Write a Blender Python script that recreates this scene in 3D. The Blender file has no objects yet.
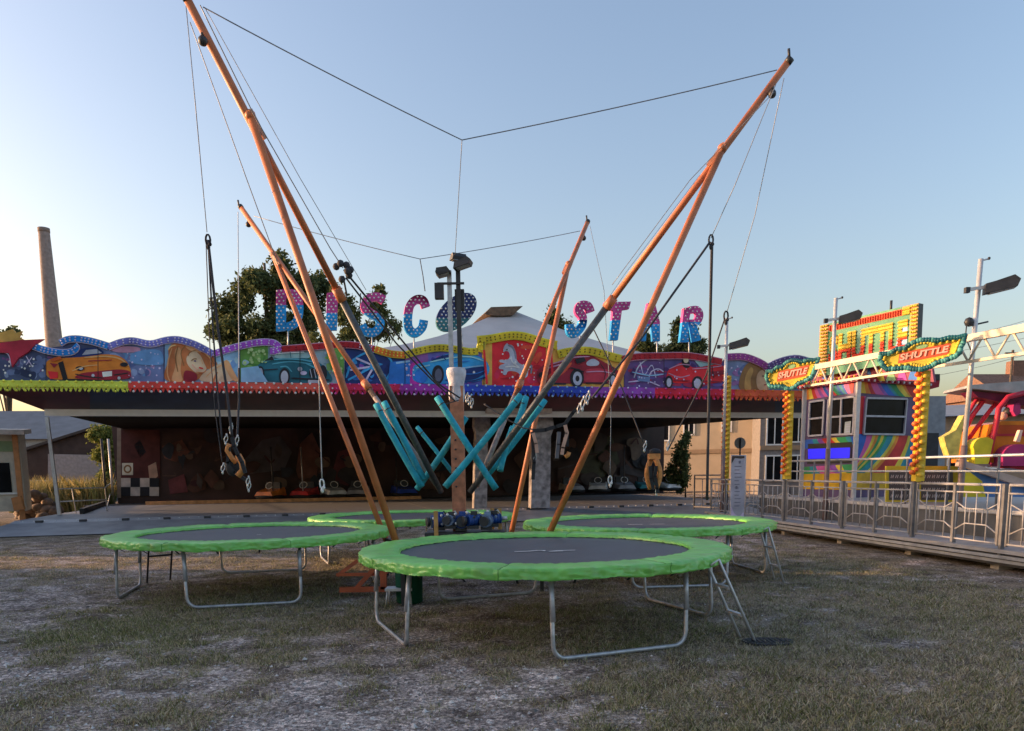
import bpy, math, random
import numpy as np
from mathutils import Vector, Matrix, noise
from mathutils.geometry import tessellate_polygon
random.seed(7); RNG = np.random.default_rng(11)
SC = bpy.context.scene; COL = SC.collection
PI = math.pi
# ------------------------------------------------------------------ camera
CAM_H, CF, CPP, CPITCH, CROLL = 1.655, 752.0, 574.0, math.radians(7.7), math.radians(0.75)
_r, _u, _f = Vector((1,0,0)), Vector((0, math.sin(CPITCH), math.cos(CPITCH))), Vector((0, math.cos(CPITCH), -math.sin(CPITCH)))
CX = _r*math.cos(CROLL) - _u*math.sin(CROLL); CY = _r*math.sin(CROLL) + _u*math.cos(CROLL)
CAMP = Vector((0, 0, CAM_H))
cd = bpy.data.cameras.new('camera'); cam = bpy.data.objects.new('camera', cd); COL.objects.link(cam)
cam.matrix_world = Matrix(((CX.x, CY.x, -_f.x, 0), (CX.y, CY.y, -_f.y, 0), (CX.z, CY.z, -_f.z, CAM_H), (0,0,0,1)))
cd.sensor_width = 36; cd.lens = CF/1024*36; cd.shift_y = (CPP-365.5)/1024; cd.clip_start = .05; cd.clip_end = 3000
SC.camera = cam
# ------------------------------------------------------------------ sky, sun, exposure
SUN_EL = math.radians(7.0); SUN_DIR = Vector((-1, 0.16, 0)).normalized()   # direction towards the sun, on the ground plan
w = bpy.data.worlds.new('World'); SC.world = w; w.use_nodes = True
nt = w.node_tree; bg = nt.nodes['Background']; sky = nt.nodes.new('ShaderNodeTexSky'); sky.sky_type = 'NISHITA'
sky.sun_disc = False; sky.sun_elevation = SUN_EL; sky.sun_rotation = math.atan2(SUN_DIR.x, SUN_DIR.y)
sky.altitude = 200; sky.air_density = 1.2; sky.dust_density = 4.0; sky.ozone_density = 1.9
tint = nt.nodes.new('ShaderNodeMix'); tint.data_type = 'RGBA'; tint.blend_type = 'MULTIPLY'; tint.inputs[0].default_value = 1; tint.inputs[7].default_value = (1.06, .95, .995, 1)
nt.links.new(sky.outputs[0], tint.inputs[6]); nt.links.new(tint.outputs[2], bg.inputs[0]); bg.inputs[1].default_value = 0.15
sl = bpy.data.lights.new('sun', 'SUN'); sl.energy = 2.0; sl.angle = math.radians(.6); sl.color = (1.0, .60, .33)
sun = bpy.data.objects.new('sun', sl); COL.objects.link(sun)
tosun = Vector((SUN_DIR.x*math.cos(SUN_EL), SUN_DIR.y*math.cos(SUN_EL), math.sin(SUN_EL)))
sun.rotation_euler = tosun.to_track_quat('Z', 'Y').to_euler()
SC.view_settings.view_transform = 'Standard'; SC.view_settings.look = 'None'; SC.view_settings.gamma = 1
SC.view_settings.exposure = 1.66

# ------------------------------------------------------------------ pixel -> place helpers (used to measure the photo)
def ray(x, y):
    return (CX*((x-512)/CF) + CY*((CPP-y)/CF) + _f)
def atY(x, y, Y): d = ray(x, y); return CAMP + d*(Y/d.y)
def atZ(x, y, z): d = ray(x, y); return CAMP + d*((z-CAM_H)/d.z)
class Plane:                       # vertical plane through P along direction D; positive offset comes toward the viewer
    def __init__(s, P, D):
        s.P = Vector((P[0], P[1], 0)); s.D = Vector((D[0], D[1], 0)).normalized(); s.N = Vector((s.D.y, -s.D.x, 0))
        if s.N.y > 0: s.N = -s.N
    def hit(s, x, y, off=0):
        d = ray(x, y); t = ((s.P + s.N*off) - CAMP).dot(s.N)/d.dot(s.N); return CAMP + d*t
    def at(s, u, off, z): return s.P + s.D*u + s.N*off + Vector((0,0,z))

# ------------------------------------------------------------------ materials
MATS = {}
def mat(name, col, rough=.6, metal=0, var=.18, scale=6, bump=0, bscale=40, spec=.5, coat=0, rand=0, wear=None, wamt=.5, wscale=9):
    if name in MATS: return MATS[name]
    m = bpy.data.materials.new(name); m.use_nodes = True; n = m.node_tree; b = n.nodes['Principled BSDF']
    b.inputs['Roughness'].default_value = rough; b.inputs['Metallic'].default_value = metal
    b.inputs['Specular IOR Level'].default_value = spec; b.inputs['Coat Weight'].default_value = coat
    tc = n.nodes.new('ShaderNodeTexCoord')
    nz = n.nodes.new('ShaderNodeTexNoise'); nz.inputs['Scale'].default_value = scale; nz.inputs['Detail'].default_value = 5
    n.links.new(tc.outputs['Object'], nz.inputs['Vector'])
    rp = n.nodes.new('ShaderNodeValToRGB'); e = rp.color_ramp.elements
    e[0].position = .3; e[1].position = .72
    e[0].color = (*[c*(1-var) for c in col], 1); e[1].color = (*[min(1, c*(1+var)) for c in col], 1)
    n.links.new(nz.outputs['Fac'], rp.inputs[0]); out = rp.outputs[0]
    if rand:
        gi = n.nodes.new('ShaderNodeNewGeometry'); hs = n.nodes.new('ShaderNodeHueSaturation'); mr = n.nodes.new('ShaderNodeMapRange')
        mr.inputs[3].default_value = 1-rand; mr.inputs[4].default_value = 1+rand
        n.links.new(gi.outputs['Random Per Island'], mr.inputs[0]); n.links.new(mr.outputs[0], hs.inputs['Value']); n.links.new(out, hs.inputs['Color']); out = hs.outputs[0]
    if wear:
        nw=n.nodes.new('ShaderNodeTexNoise'); nw.inputs['Scale'].default_value=wscale; nw.inputs['Detail'].default_value=8; nw.inputs['Roughness'].default_value=.7; n.links.new(tc.outputs['Object'],nw.inputs['Vector'])
        rw=n.nodes.new('ShaderNodeValToRGB'); ew=rw.color_ramp.elements; ew[0].position=.52; ew[0].color=(0,0,0,1); ew[1].position=.66; ew[1].color=(wamt,wamt,wamt,1); n.links.new(nw.outputs['Fac'],rw.inputs[0])
        mw=n.nodes.new('ShaderNodeMix'); mw.data_type='RGBA'; mw.inputs[7].default_value=(*wear,1); n.links.new(rw.outputs[0],mw.inputs[0]); n.links.new(out,mw.inputs[6]); out=mw.outputs[2]
    n.links.new(out, b.inputs['Base Color'])
    if bump:
        n2 = n.nodes.new('ShaderNodeTexNoise'); n2.inputs['Scale'].default_value = bscale; n2.inputs['Detail'].default_value = 4
        n.links.new(tc.outputs['Object'], n2.inputs['Vector'])
        bp = n.nodes.new('ShaderNodeBump'); bp.inputs['Strength'].default_value = bump; bp.inputs['Distance'].default_value = .02
        n.links.new(n2.outputs['Fac'], bp.inputs['Height']); n.links.new(bp.outputs[0], b.inputs['Normal'])
    MATS[name] = m; return m
PB=[1.5]
def P(name, r, g, b, **k):
    q=PB[0]; r,g,b=[min(.84,c*q) for c in (r,g,b)]; k.setdefault('rough', .5); k.setdefault('spec', .25); k.setdefault('var', .30); k.setdefault('scale', 2.2); return mat('paint_'+name, (r,g,b), **k)

# ------------------------------------------------------------------ mesh builder
class MB:
    def __init__(s): s.v=[]; s.f=[]; s.m=[]; s.sm=[]; s.mats=[]
    def mi(s, m):
        if m not in s.mats: s.mats.append(m)
        return s.mats.index(m)
    def face(s, pts, m, smooth=False):
        k=len(s.v); s.v += [tuple(p) for p in pts]; s.f.append(tuple(range(k, k+len(pts)))); s.m.append(s.mi(m)); s.sm.append(smooth)
    def poly(s, pts, m):           # concave polygon of 3D points, one flat sheet
        k=len(s.v); s.v += [tuple(p) for p in pts]; i=s.mi(m)
        for t in tessellate_polygon([[Vector(p) for p in pts]]): s.f.append((t[0]+k, t[1]+k, t[2]+k)); s.m.append(i); s.sm.append(False)
    def prism(s, pts, off, m, mside=None):
        off=Vector(off); back=[Vector(p)+off for p in pts]; s.poly(pts, m); s.poly(back[::-1], mside or m); n=len(pts)
        for i in range(n): j=(i+1)%n; s.face([pts[i], pts[j], back[j], back[i]], mside or m)
    def box(s, c, sz, m, ax=None):
        c=Vector(c); ax = ax or (Vector((1,0,0)), Vector((0,1,0)), Vector((0,0,1))); h=[a*(q/2) for a,q in zip(ax,sz)]
        k=len(s.v); i=s.mi(m)
        for z in (-1,1):
            for y in (-1,1):
                for x in (-1,1): s.v.append(tuple(c+h[0]*x+h[1]*y+h[2]*z))
        for q in ((0,2,3,1),(4,5,7,6),(0,1,5,4),(2,6,7,3),(0,4,6,2),(1,3,7,5)): s.f.append(tuple(k+a for a in q)); s.m.append(i); s.sm.append(False)
    def bar(s, p, q, wd, ht, m, up=(0,0,1)):   # rectangular bar from p to q
        p,q=Vector(p),Vector(q); d=(q-p); L=d.length; d.normalize(); a=d.cross(Vector(up)); 
        if a.length<1e-4: a=d.cross(Vector((0,1,0)))
        a.normalize(); b=a.cross(d); s.box((p+q)/2, (L,wd,ht), m, (d,a,b))
    def path(s, pts, r, m, n=8, caps=True, r2=None):
        pts=[Vector(p) for p in pts]; k=len(s.v); i=s.mi(m); N=len(pts); prev=None
        for a,p in enumerate(pts):
            d=(pts[min(a+1,N-1)]-pts[max(a-1,0)]).normalized()
            if prev is None:
                x=d.cross(Vector((0,0,1)));  x = x if x.length>1e-3 else d.cross(Vector((0,1,0)))
            else: x=prev-d*prev.dot(d)
            x.normalize(); prev=x; y=d.cross(x); rr=r if r2 is None else r+(r2-r)*a/max(1,N-1)
            for j in range(n): t=2*PI*j/n; s.v.append(tuple(p+x*(rr*math.cos(t))+y*(rr*math.sin(t))))
        for a in range(N-1):
            for j in range(n):
                s.f.append((k+a*n+j, k+a*n+(j+1)%n, k+(a+1)*n+(j+1)%n, k+(a+1)*n+j)); s.m.append(i); s.sm.append(True)
        if caps:
            s.f.append(tuple(k+j for j in range(n))[::-1]); s.f.append(tuple(k+(N-1)*n+j for j in range(n))); s.m += [i,i]; s.sm += [False,False]
    def tube(s, p, q, r, m, n=8, r2=None): s.path([p,q], r, m, n, True, r2)
    def ball(s, c, r, m, n=6, sq=(1,1,1)):
        k=len(s.v); i=s.mi(m); c=Vector(c); R=max(3,n//2+1)
        for a in range(R+1):
            ph=PI*a/R
            for j in range(n): t=2*PI*j/n; s.v.append((c.x+sq[0]*r*math.sin(ph)*math.cos(t), c.y+sq[1]*r*math.sin(ph)*math.sin(t), c.z+sq[2]*r*math.cos(ph)))
        for a in range(R):
            for j in range(n): s.f.append((k+a*n+j, k+(a+1)*n+j, k+(a+1)*n+(j+1)%n, k+a*n+(j+1)%n)); s.m.append(i); s.sm.append(True)
    def lathe(s, prof, m, n=24, c=(0,0,0), smooth=True, fn=None):
        k=len(s.v); i=s.mi(m); K=len(prof)
        for j in range(n):
            t=2*PI*j/n
            for a,(r,z) in enumerate(prof):
                if fn: r,z=fn(a,t,r,z)
                s.v.append((c[0]+r*math.cos(t), c[1]+r*math.sin(t), c[2]+z))
        for j in range(n):
            for a in range(K-1): s.f.append((k+j*K+a, k+((j+1)%n)*K+a, k+((j+1)%n)*K+a+1, k+j*K+a+1)); s.m.append(i); s.sm.append(smooth)
    def raw(s, V, F, m, smooth=False):
        k=len(s.v); i=s.mi(m); s.v += [tuple(v) for v in V]
        for f in F: s.f.append(tuple(k+a for a in f)); s.m.append(i); s.sm.append(smooth)
    def build(s, name, parent=None, loc=None):
        org=Vector((0,0,0))
        if parent is not None:
            p=parent
            while p is not None: org += Vector(p.location); p=p.parent
        elif loc is not None: org=Vector(loc)
        me=bpy.data.meshes.new(name); me.from_pydata([(a-org.x,b-org.y,c-org.z) for a,b,c in s.v], [], s.f)
        for m in s.mats: me.materials.append(m)
        me.polygons.foreach_set('material_index', s.m); me.polygons.foreach_set('use_smooth', s.sm); me.update()
        o=bpy.data.objects.new(name, me); COL.objects.link(o)
        if parent is not None: o.parent=parent
        else: o.location=org
        return o
def tag(o, label=None, cat=None, group=None, kind=None):
    for k,v in (('label',label),('category',cat),('group',group),('kind',kind)):
        if v: o[k]=v
    return o
def thing(name, loc, label, cat, group=None):
    o=bpy.data.objects.new(name, None); o.empty_display_size=.2; COL.objects.link(o); o.location=Vector(loc); return tag(o,label,cat,group)
def dup(root, loc, rz, label, group=None):
    r=root.copy(); COL.objects.link(r); r.location=Vector(loc); r.rotation_euler=(0,0,rz); r['label']=label
    if group: r['group']=group
    for ch in list(root.children):
        c=ch.copy(); COL.objects.link(c); c.parent=r
        for g in list(ch.children): d=g.copy(); COL.objects.link(d); d.parent=c
    return r
def ell(x, y, rx, ry, n=20, a0=0, a1=2*PI): return [(x+rx*math.cos(a0+(a1-a0)*i/n), y+ry*math.sin(a0+(a1-a0)*i/n)) for i in range(n)]
def stroke(pts, wd):               # 2D polyline -> closed outline of that width
    L=[];R=[]
    for i,p in enumerate(pts):
        a=pts[max(i-1,0)]; b=pts[min(i+1,len(pts)-1)]; dx,dy=b[0]-a[0],b[1]-a[1]; q=math.hypot(dx,dy) or 1
        L.append((p[0]-dy/q*wd/2, p[1]+dx/q*wd/2)); R.append((p[0]+dy/q*wd/2, p[1]-dx/q*wd/2))
    return L+R[::-1]
def text_faces(body, bold=0.02, shear=0):
    c=bpy.data.curves.new('t','FONT'); c.body=body; c.offset=bold; c.shear=shear; c.resolution_u=3
    o=bpy.data.objects.new('t',c); COL.objects.link(o); bpy.context.view_layer.update()
    me=bpy.data.meshes.new_from_object(o.evaluated_get(bpy.context.evaluated_depsgraph_get()))
    V=[(v.co.x,v.co.y) for v in me.vertices]; F=[tuple(p.vertices) for p in me.polygons]
    bpy.data.objects.remove(o); bpy.data.curves.remove(c); bpy.data.meshes.remove(me)
    xs=[v[0] for v in V]; ys=[v[1] for v in V]; x0,x1,y0,y1=min(xs),max(xs),min(ys),max(ys)
    return [((x-x0)/(x1-x0),(y-y0)/(y1-y0)) for x,y in V], F
def lerp(a,b,t): return a+(b-a)*t
def interp(poly, x):
    for (x0,y0),(x1,y1) in zip(poly, poly[1:]):
        if x0<=x<=x1: return y0+(y1-y0)*((x-x0)/(x1-x0) if x1>x0 else 0)
    return poly[0][1] if x<poly[0][0] else poly[-1][1]

# common materials
M_steel=mat('galvanised_steel',(.46,.47,.49),rough=.4,metal=.45,var=.25,scale=14)
M_alu=mat('pale_aluminium',(.62,.62,.62),rough=.42,metal=.35,var=.12,scale=9)
M_dark=mat('dark_metal',(.035,.037,.042),rough=.5,var=.3)
M_black=mat('black_rubber',(.012,.012,.014),rough=.6)
M_rope=mat('dark_rope',(.045,.045,.055),rough=.8,var=.4,scale=60)
M_wire=mat('steel_cable',(.24,.25,.27),rough=.5,metal=.4)
M_orange=mat('orange_pole_paint',(.54,.175,.07),rough=.5,var=.25,scale=3,wear=(.24,.085,.05),wamt=.6,wscale=3.5)
M_orange2=mat('worn_orange_paint',(.50,.19,.10),rough=.5,var=.35,scale=9,bump=.2,bscale=30)
M_grey=mat('grey_pole_sleeve',(.085,.095,.105),rough=.5,var=.3,scale=8,wear=(.22,.21,.20),wamt=.6,wscale=18)
M_teal=mat('teal_foam',(.014,.33,.44),rough=.8,var=.3,scale=7,wear=(.10,.42,.46),wamt=.6,wscale=11,bump=.3,bscale=30)
M_white=mat('white_plastic',(.75,.75,.74),rough=.5,var=.08)
M_white_paint=mat('white_paint',(.78,.77,.74),rough=.5,var=.08)
M_wood=mat('weathered_board',(.78,.38,.16),rough=.7,var=.3,scale=4)

# ------------------------------------------------------------------ ground: one sheet, finer near the viewer
def g_mask(x, y):                  # how grassy a spot is, 0 gravel .. 1 grass
    v=.56+.36*noise.noise((x*.33+3.1,y*.33-1.7,.5))+.42*noise.noise((x*1.2,y*1.2,4.2))+.55*noise.noise((x*3.1,y*3.1,9.2))+.30*noise.noise((x*7,y*7,2.2))
    def blob(cx,cy,rx,ry,a): return a*math.exp(-((x-cx)/rx)**2-((y-cy)/ry)**2)
    v+=blob(-.9,5.2,1.5,1.2,-.42)+blob(-4.2,6.4,2.0,.6,-.34)+blob(-2.4,4.0,1.4,.5,-.30)+blob(-6.5,9,1.2,3,-.40)+blob(-1.0,3.6,.9,.5,-.25)
    v+=blob(2.2,4.6,1.5,1.6,.25)+blob(-4.7,8.0,1.3,.6,.30)+blob(-3.6,10.6,2.2,1.4,.35)+blob(.6,8.2,2.2,1.6,.25)+blob(3.0,8.3,.6,.4,-.30)
    v+=blob(5.5,12.5,2.5,2.2,.2)+blob(-1.8,7.3,1.0,.5,-.15)+blob(3.2,6.2,2.2,2.6,.42)+blob(5.5,8.5,2.5,2.2,.30)+blob(-2.2,3.3,1.2,.7,.18)+blob(-4.6,5.0,1.3,.7,.25)
    return max(0,min(1,v))
def g_dry(x, y):
    v=.42+.6*noise.noise((x*.27+8,y*.27+2,1.5))+.3*noise.noise((x*1.3,y*1.3,7))
    v+=.35*math.exp(-((x-4.8)/2.2)**2-((y-6.5)/3)**2)+.3*math.exp(-((x+4)/5)**2-((y-14)/3)**2)
    return max(0,min(1,v))
def g_h(x, y):
    k=max(0,1-max(0,abs(x)-14)/10)*max(0,1-max(0,y-18)/8)
    return k*(.020*noise.noise((x*.9,y*.9,0))+.012*noise.noise((x*2.7,y*2.7,3))+.006*noise.noise((x*7,y*7,5)))
xs=[-900,-300,-120,-60,-35,-24,-18]+list(np.arange(-14,14.01,.14))+[18,24,35,60,120,300,900]
ys=[-300,-60,-15,-3,0]+list(np.arange(1.4,20.01,.14))+[23,27,33,45,70,120,250,600,1500]
GV=[(x,y,g_h(x,y)) for y in ys for x in xs]; nx=len(xs)
GF=[(j*nx+i,j*nx+i+1,(j+1)*nx+i+1,(j+1)*nx+i) for j in range(len(ys)-1) for i in range(nx-1)]
gm=bpy.data.meshes.new('ground'); gm.from_pydata(GV,[],GF)
at=gm.attributes.new('patch','FLOAT_COLOR','POINT')
at.data.foreach_set('color',[c for (x,y,z) in GV for c in (g_mask(x,y),g_dry(x,y),0,1)])
gm.polygons.foreach_set('use_smooth',[True]*len(GF))
m=bpy.data.materials.new('ground_soil'); m.use_nodes=True; n=m.node_tree; b=n.nodes['Principled BSDF']; b.inputs['Roughness'].default_value=.95; b.inputs['Specular IOR Level'].default_value=.2
def nn(t): return n.nodes.new(t)
tc=nn('ShaderNodeTexCoord'); A=nn('ShaderNodeAttribute'); A.attribute_name='patch'; sep=nn('ShaderNodeSeparateColor'); n.links.new(A.outputs['Color'],sep.inputs[0])
def nz(scale,detail=6,rough=.65):
    q=nn('ShaderNodeTexNoise'); q.inputs['Scale'].default_value=scale; q.inputs['Detail'].default_value=detail; q.inputs['Roughness'].default_value=rough; n.links.new(tc.outputs['Object'],q.inputs['Vector']); return q
def ramp(src,stops):
    r=nn('ShaderNodeValToRGB'); e=r.color_ramp.elements
    while len(e)<len(stops): e.new(.5)
    for k,(p,c) in zip(e,stops): k.position=p; k.color=(*c,1)
    n.links.new(src,r.inputs[0]); return r
vor=nn('ShaderNodeTexVoronoi'); vor.inputs['Scale'].default_value=26; n.links.new(tc.outputs['Object'],vor.inputs['Vector'])
gn=nz(9); gfine=nz(34,9,.78)
grav=ramp(gfine.outputs['Fac'],[(.36,(0.128,0.109,0.109)),(.47,(0.340,0.306,0.303)),(.56,(0.680,0.637,0.629)),(.66,(0.780,0.780,0.780))])
grav2=nn('ShaderNodeMix'); grav2.data_type='RGBA'; grav2.blend_type='MULTIPLY'; grav2.inputs[0].default_value=.9
stone=ramp(vor.outputs['Color'],[(.0,(.22,.20,.19)),(.45,(.62,.59,.57)),(.8,(1.15,1.1,1.06)),(1,(1.9,1.85,1.8))]); n.links.new(grav.outputs[0],grav2.inputs[6]); n.links.new(stone.outputs[0],grav2.inputs[7])
gr_g=ramp(gfine.outputs['Fac'],[(.36,(0.035,0.032,0.019)),(.48,(0.120,0.112,0.067)),(.58,(0.272,0.248,0.168)),(.68,(0.544,0.496,0.384))])
gr_d=ramp(gfine.outputs['Fac'],[(.36,(0.058,0.043,0.035)),(.48,(0.192,0.152,0.120)),(.58,(0.432,0.360,0.280)),(.68,(0.736,0.640,0.512))])
mg=nn('ShaderNodeMix'); mg.data_type='RGBA'; n.links.new(sep.outputs[1],mg.inputs[0]); n.links.new(gr_g.outputs[0],mg.inputs[6]); n.links.new(gr_d.outputs[0],mg.inputs[7])
ad=nn('ShaderNodeMath'); ad.operation='ADD'; n.links.new(sep.outputs[0],ad.inputs[0])
sc_=nn('ShaderNodeMath'); sc_.operation='MULTIPLY_ADD'; sc_.inputs[1].default_value=1.1; sc_.inputs[2].default_value=-.55; n.links.new(gn.outputs['Fac'],sc_.inputs[0]); n.links.new(sc_.outputs[0],ad.inputs[1])
st=ramp(ad.outputs[0],[(.22,(0,0,0)),(.75,(1,1,1))])
mx=nn('ShaderNodeMix'); mx.data_type='RGBA'; n.links.new(st.outputs[0],mx.inputs[0]); n.links.new(grav2.outputs[2],mx.inputs[6]); n.links.new(mg.outputs[2],mx.inputs[7])
pn=nz(2.3,5,.6); pr=ramp(pn.outputs['Fac'],[(.36,(.50,.44,.40)),(.5,(1.25,1.19,1.13)),(.66,(1.75,1.70,1.62))]); pm=nn('ShaderNodeMix'); pm.data_type='RGBA'; pm.blend_type='MULTIPLY'; pm.inputs[0].default_value=.8
sp2=nz(150,3,.6); sr2=ramp(sp2.outputs['Fac'],[(.36,(.35,.33,.32)),(.5,(.9,.88,.86)),(.64,(1.6,1.56,1.5))]); pm2=nn('ShaderNodeMix'); pm2.data_type='RGBA'; pm2.blend_type='MULTIPLY'; pm2.inputs[0].default_value=.75
n.links.new(mx.outputs[2],pm.inputs[6]); n.links.new(pr.outputs[0],pm.inputs[7]); n.links.new(pm.outputs[2],pm2.inputs[6]); n.links.new(sr2.outputs[0],pm2.inputs[7])
n.links.new(pm2.outputs[2],b.inputs['Base Color'])
bp=nn('ShaderNodeBump'); bp.inputs['Strength'].default_value=.9; bp.inputs['Distance'].default_value=.03
hm=nn('ShaderNodeMath'); hm.operation='ADD'; n.links.new(gfine.outputs['Fac'],hm.inputs[0]); n.links.new(vor.outputs['Distance'],hm.inputs[1]); n.links.new(hm.outputs[0],bp.inputs['Height']); n.links.new(bp.outputs[0],b.inputs['Normal'])
gm.materials.append(m); gro=bpy.data.objects.new('ground',gm); COL.objects.link(gro); gro['kind']='structure'

def blade_mat(name, stops):
    m=bpy.data.materials.new(name); m.use_nodes=True; n=m.node_tree; b=n.nodes['Principled BSDF']; b.inputs['Roughness'].default_value=.75; b.inputs['Specular IOR Level'].default_value=.25
    g=n.nodes.new('ShaderNodeNewGeometry'); r=n.nodes.new('ShaderNodeValToRGB'); e=r.color_ramp.elements
    while len(e)<len(stops): e.new(.5)
    for k,(p,c) in zip(e,stops): k.position=p; k.color=(*c,1)
    n.links.new(g.outputs['Random Per Island'],r.inputs[0]); n.links.new(r.outputs[0],b.inputs['Base Color'])
    tr=n.nodes.new('ShaderNodeBsdfTranslucent'); n.links.new(r.outputs[0],tr.inputs[0]); ms=n.nodes.new('ShaderNodeMixShader'); ms.inputs[0].default_value=.3
    out=n.nodes['Material Output']; n.links.new(b.outputs[0],ms.inputs[1]); n.links.new(tr.outputs[0],ms.inputs[2]); n.links.new(ms.outputs[0],out.inputs[0]); return m
def np_mesh(name, V, tri, ma, parent=None):   # V (N,k,3): k-gon islands
    N,k,_=V.shape; me=bpy.data.meshes.new(name); me.vertices.add(N*k); me.vertices.foreach_set('co',V.reshape(-1).astype(np.float32))
    me.loops.add(N*k); me.loops.foreach_set('vertex_index',np.arange(N*k,dtype=np.int32)); me.polygons.add(N)
    me.polygons.foreach_set('loop_start',np.arange(0,N*k,k,dtype=np.int32)); me.polygons.foreach_set('loop_total',np.full(N,k,dtype=np.int32))
    me.update(calc_edges=True); me.materials.append(ma); o=bpy.data.objects.new(name,me); COL.objects.link(o)
    if parent is not None: o.parent=parent
    return o
def grass(name, pts, hmin, hmax, wd, ma, lean=.6):
    pts=np.array(pts); N=len(pts); a=RNG.uniform(0,2*PI,N); h=RNG.uniform(hmin,hmax,N)*pts[:,3]; l=RNG.uniform(.1,lean,N)*h; b2=RNG.uniform(0,2*PI,N)
    base=pts[:,:3]; ax=np.stack([np.cos(a),np.sin(a),0*a],1)*(wd*RNG.uniform(.6,1.4,N))[:,None]
    mid=base+np.stack([l*.35*np.cos(b2),l*.35*np.sin(b2),h*.6],1); tip=base+np.stack([l*np.cos(b2),l*np.sin(b2),h],1)
    V=np.stack([base-ax,base+ax,mid+ax*.7,tip,mid-ax*.7],1); return np_mesh(name,V,None,ma)
MG_green=blade_mat('grass_blades',[(0,(.08,.105,.03)),(.4,(.19,.215,.075)),(.7,(.36,.35,.16)),(1,(.60,.55,.36))])
MG_dry=blade_mat('dry_blades',[(0,(.18,.145,.08)),(.4,(.40,.33,.21)),(.8,(.64,.56,.40)),(1,(.76,.70,.57))])
gp=[];dp=[]
CNT=0
while len(gp)+len(dp)<210000 and CNT<260000:
    CNT+=1
    Y=2.45*(19/2.45)**(random.random()**.8); X=random.uniform(-.72,.72)*(Y+.8)
    if X>6.9-.03*Y and Y>10: continue
    mk=g_mask(X,Y)
    if random.random()>max(.05,(mk-.22)*1.6): continue
    dry=g_dry(X,Y); s=.45+.6*mk+(.7 if random.random()<.03 else 0)
    for q in range(2 if mk<.6 else 4):
        x=X+random.gauss(0,.025); y=Y+random.gauss(0,.025)
        (dp if random.random()<.22+dry*.62-(.3 if (X+3.9)**2/4+(Y-10.8)**2/3<1 or (X-.4)**2/4+(Y-8.4)**2/3<1 or (X+4.9)**2/1.6+(Y-8.1)**2/.5<1 else 0) else gp).append((x,y,g_h(x,y)-.003,s))
for i in range(900):               # coarser tufts
    Y=2.6*(18/2.6)**random.random(); X=random.uniform(-.72,.72)*(Y+.8)
    if g_mask(X,Y)<.45 or (X>6.9-.03*Y and Y>10): continue
    k=random.uniform(.9,1.9); q_=gp if random.random()<.6 else dp
    for q in range(int(14*k)):
        x=X+random.gauss(0,.03*k); y=Y+random.gauss(0,.03*k); q_.append((x,y,g_h(x,y)-.003,k*random.uniform(.6,1.0)))
tag(grass('grass',gp,.015,.05,.0030,MG_green,1.2),kind='stuff'); tag(grass('dry_grass',dp,.012,.045,.0028,MG_dry,1.6),kind='stuff')
# loose gravel
M_stone=mat('gravel_stones',(.40,.375,.355),rough=.9,var=.4,scale=30,rand=.7)
SV=[];SF=[]
for i in range(34000):
    Y=2.5+10*random.random()**1.7; X=random.uniform(-.72,.72)*(Y+.8)
    if random.random()<g_mask(X,Y)*1.25-.08: continue
    r=.006+.012*random.random()**2.5*(2.4 if random.random()<.05 else 1); k=len(SV); z=g_h(X,Y)
    ring=[(X+r*random.uniform(.7,1.2)*math.cos(t),Y+r*random.uniform(.7,1.2)*math.sin(t),z) for t in (0,1.26,2.5,3.8,5.0)]
    SV+=ring+[(X+random.uniform(-.3,.3)*r,Y+random.uniform(-.3,.3)*r,z+r*random.uniform(.5,.95))]; SF+=[(k+a,k+(a+1)%5,k+5) for a in range(5)]
mb=MB(); mb.raw(SV,SF,M_stone); tag(mb.build('gravel'),kind='stuff')

# ------------------------------------------------------------------ trees and shrubs
def leaf_mat(name,c0,c1,c2): return blade_mat(name,[(0,c0),(.5,c1),(1,c2)])
ML_dark=leaf_mat('dark_leaves',(.035,.055,.022),(.09,.12,.045),(.20,.22,.09))
ML_mid=leaf_mat('mid_leaves',(.06,.08,.03),(.12,.15,.05),(.22,.23,.09))
ML_yel=leaf_mat('yellow_green_leaves',(.10,.13,.025),(.19,.22,.05),(.30,.30,.09))
M_bark=mat('bark',(.12,.09,.065),rough=.9,var=.4,scale=12,bump=.6)
def leaves(blobs, N, size):        # blobs: (x,y,z,rx,ry,rz,weight)
    B=np.array(blobs,float); wts=B[:,6]/B[:,6].sum(); idx=RNG.choice(len(B),N,p=wts); b=B[idx]
    d=RNG.normal(size=(N,3)); d/=np.linalg.norm(d,axis=1)[:,None]; rr=RNG.uniform(.25,1.0,N)**.55*np.where(RNG.random(N)<.12,RNG.uniform(1.0,1.45,N),1)
    c=b[:,:3]+d*b[:,3:6]*rr[:,None]+RNG.normal(size=(N,3))*size*1.2
    a=RNG.normal(size=(N,3)); a/=np.linalg.norm(a,axis=1)[:,None]; e=np.cross(a,RNG.normal(size=(N,3))); e/=np.linalg.norm(e,axis=1)[:,None]
    s=(size*RNG.uniform(.6,1.4,N))[:,None]; return np.stack([c-a*s,c+e*s*.5,c+a*s,c-e*s*.5],1)
def sub_blobs(blobs, k, f):        # break big clumps into smaller uneven ones
    out=[]
    for (x,y,z,rx,ry,rz,wt) in blobs:
        for i in range(k):
            d=Vector((random.gauss(0,1),random.gauss(0,1),random.gauss(0,1))).normalized()*random.uniform(.45,1.0); q=f*random.uniform(.6,1.3)
            out.append((x+d.x*rx,y+d.y*ry,z+d.z*rz,rx*q,ry*q,rz*q,wt*q*q))
    return out
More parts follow.
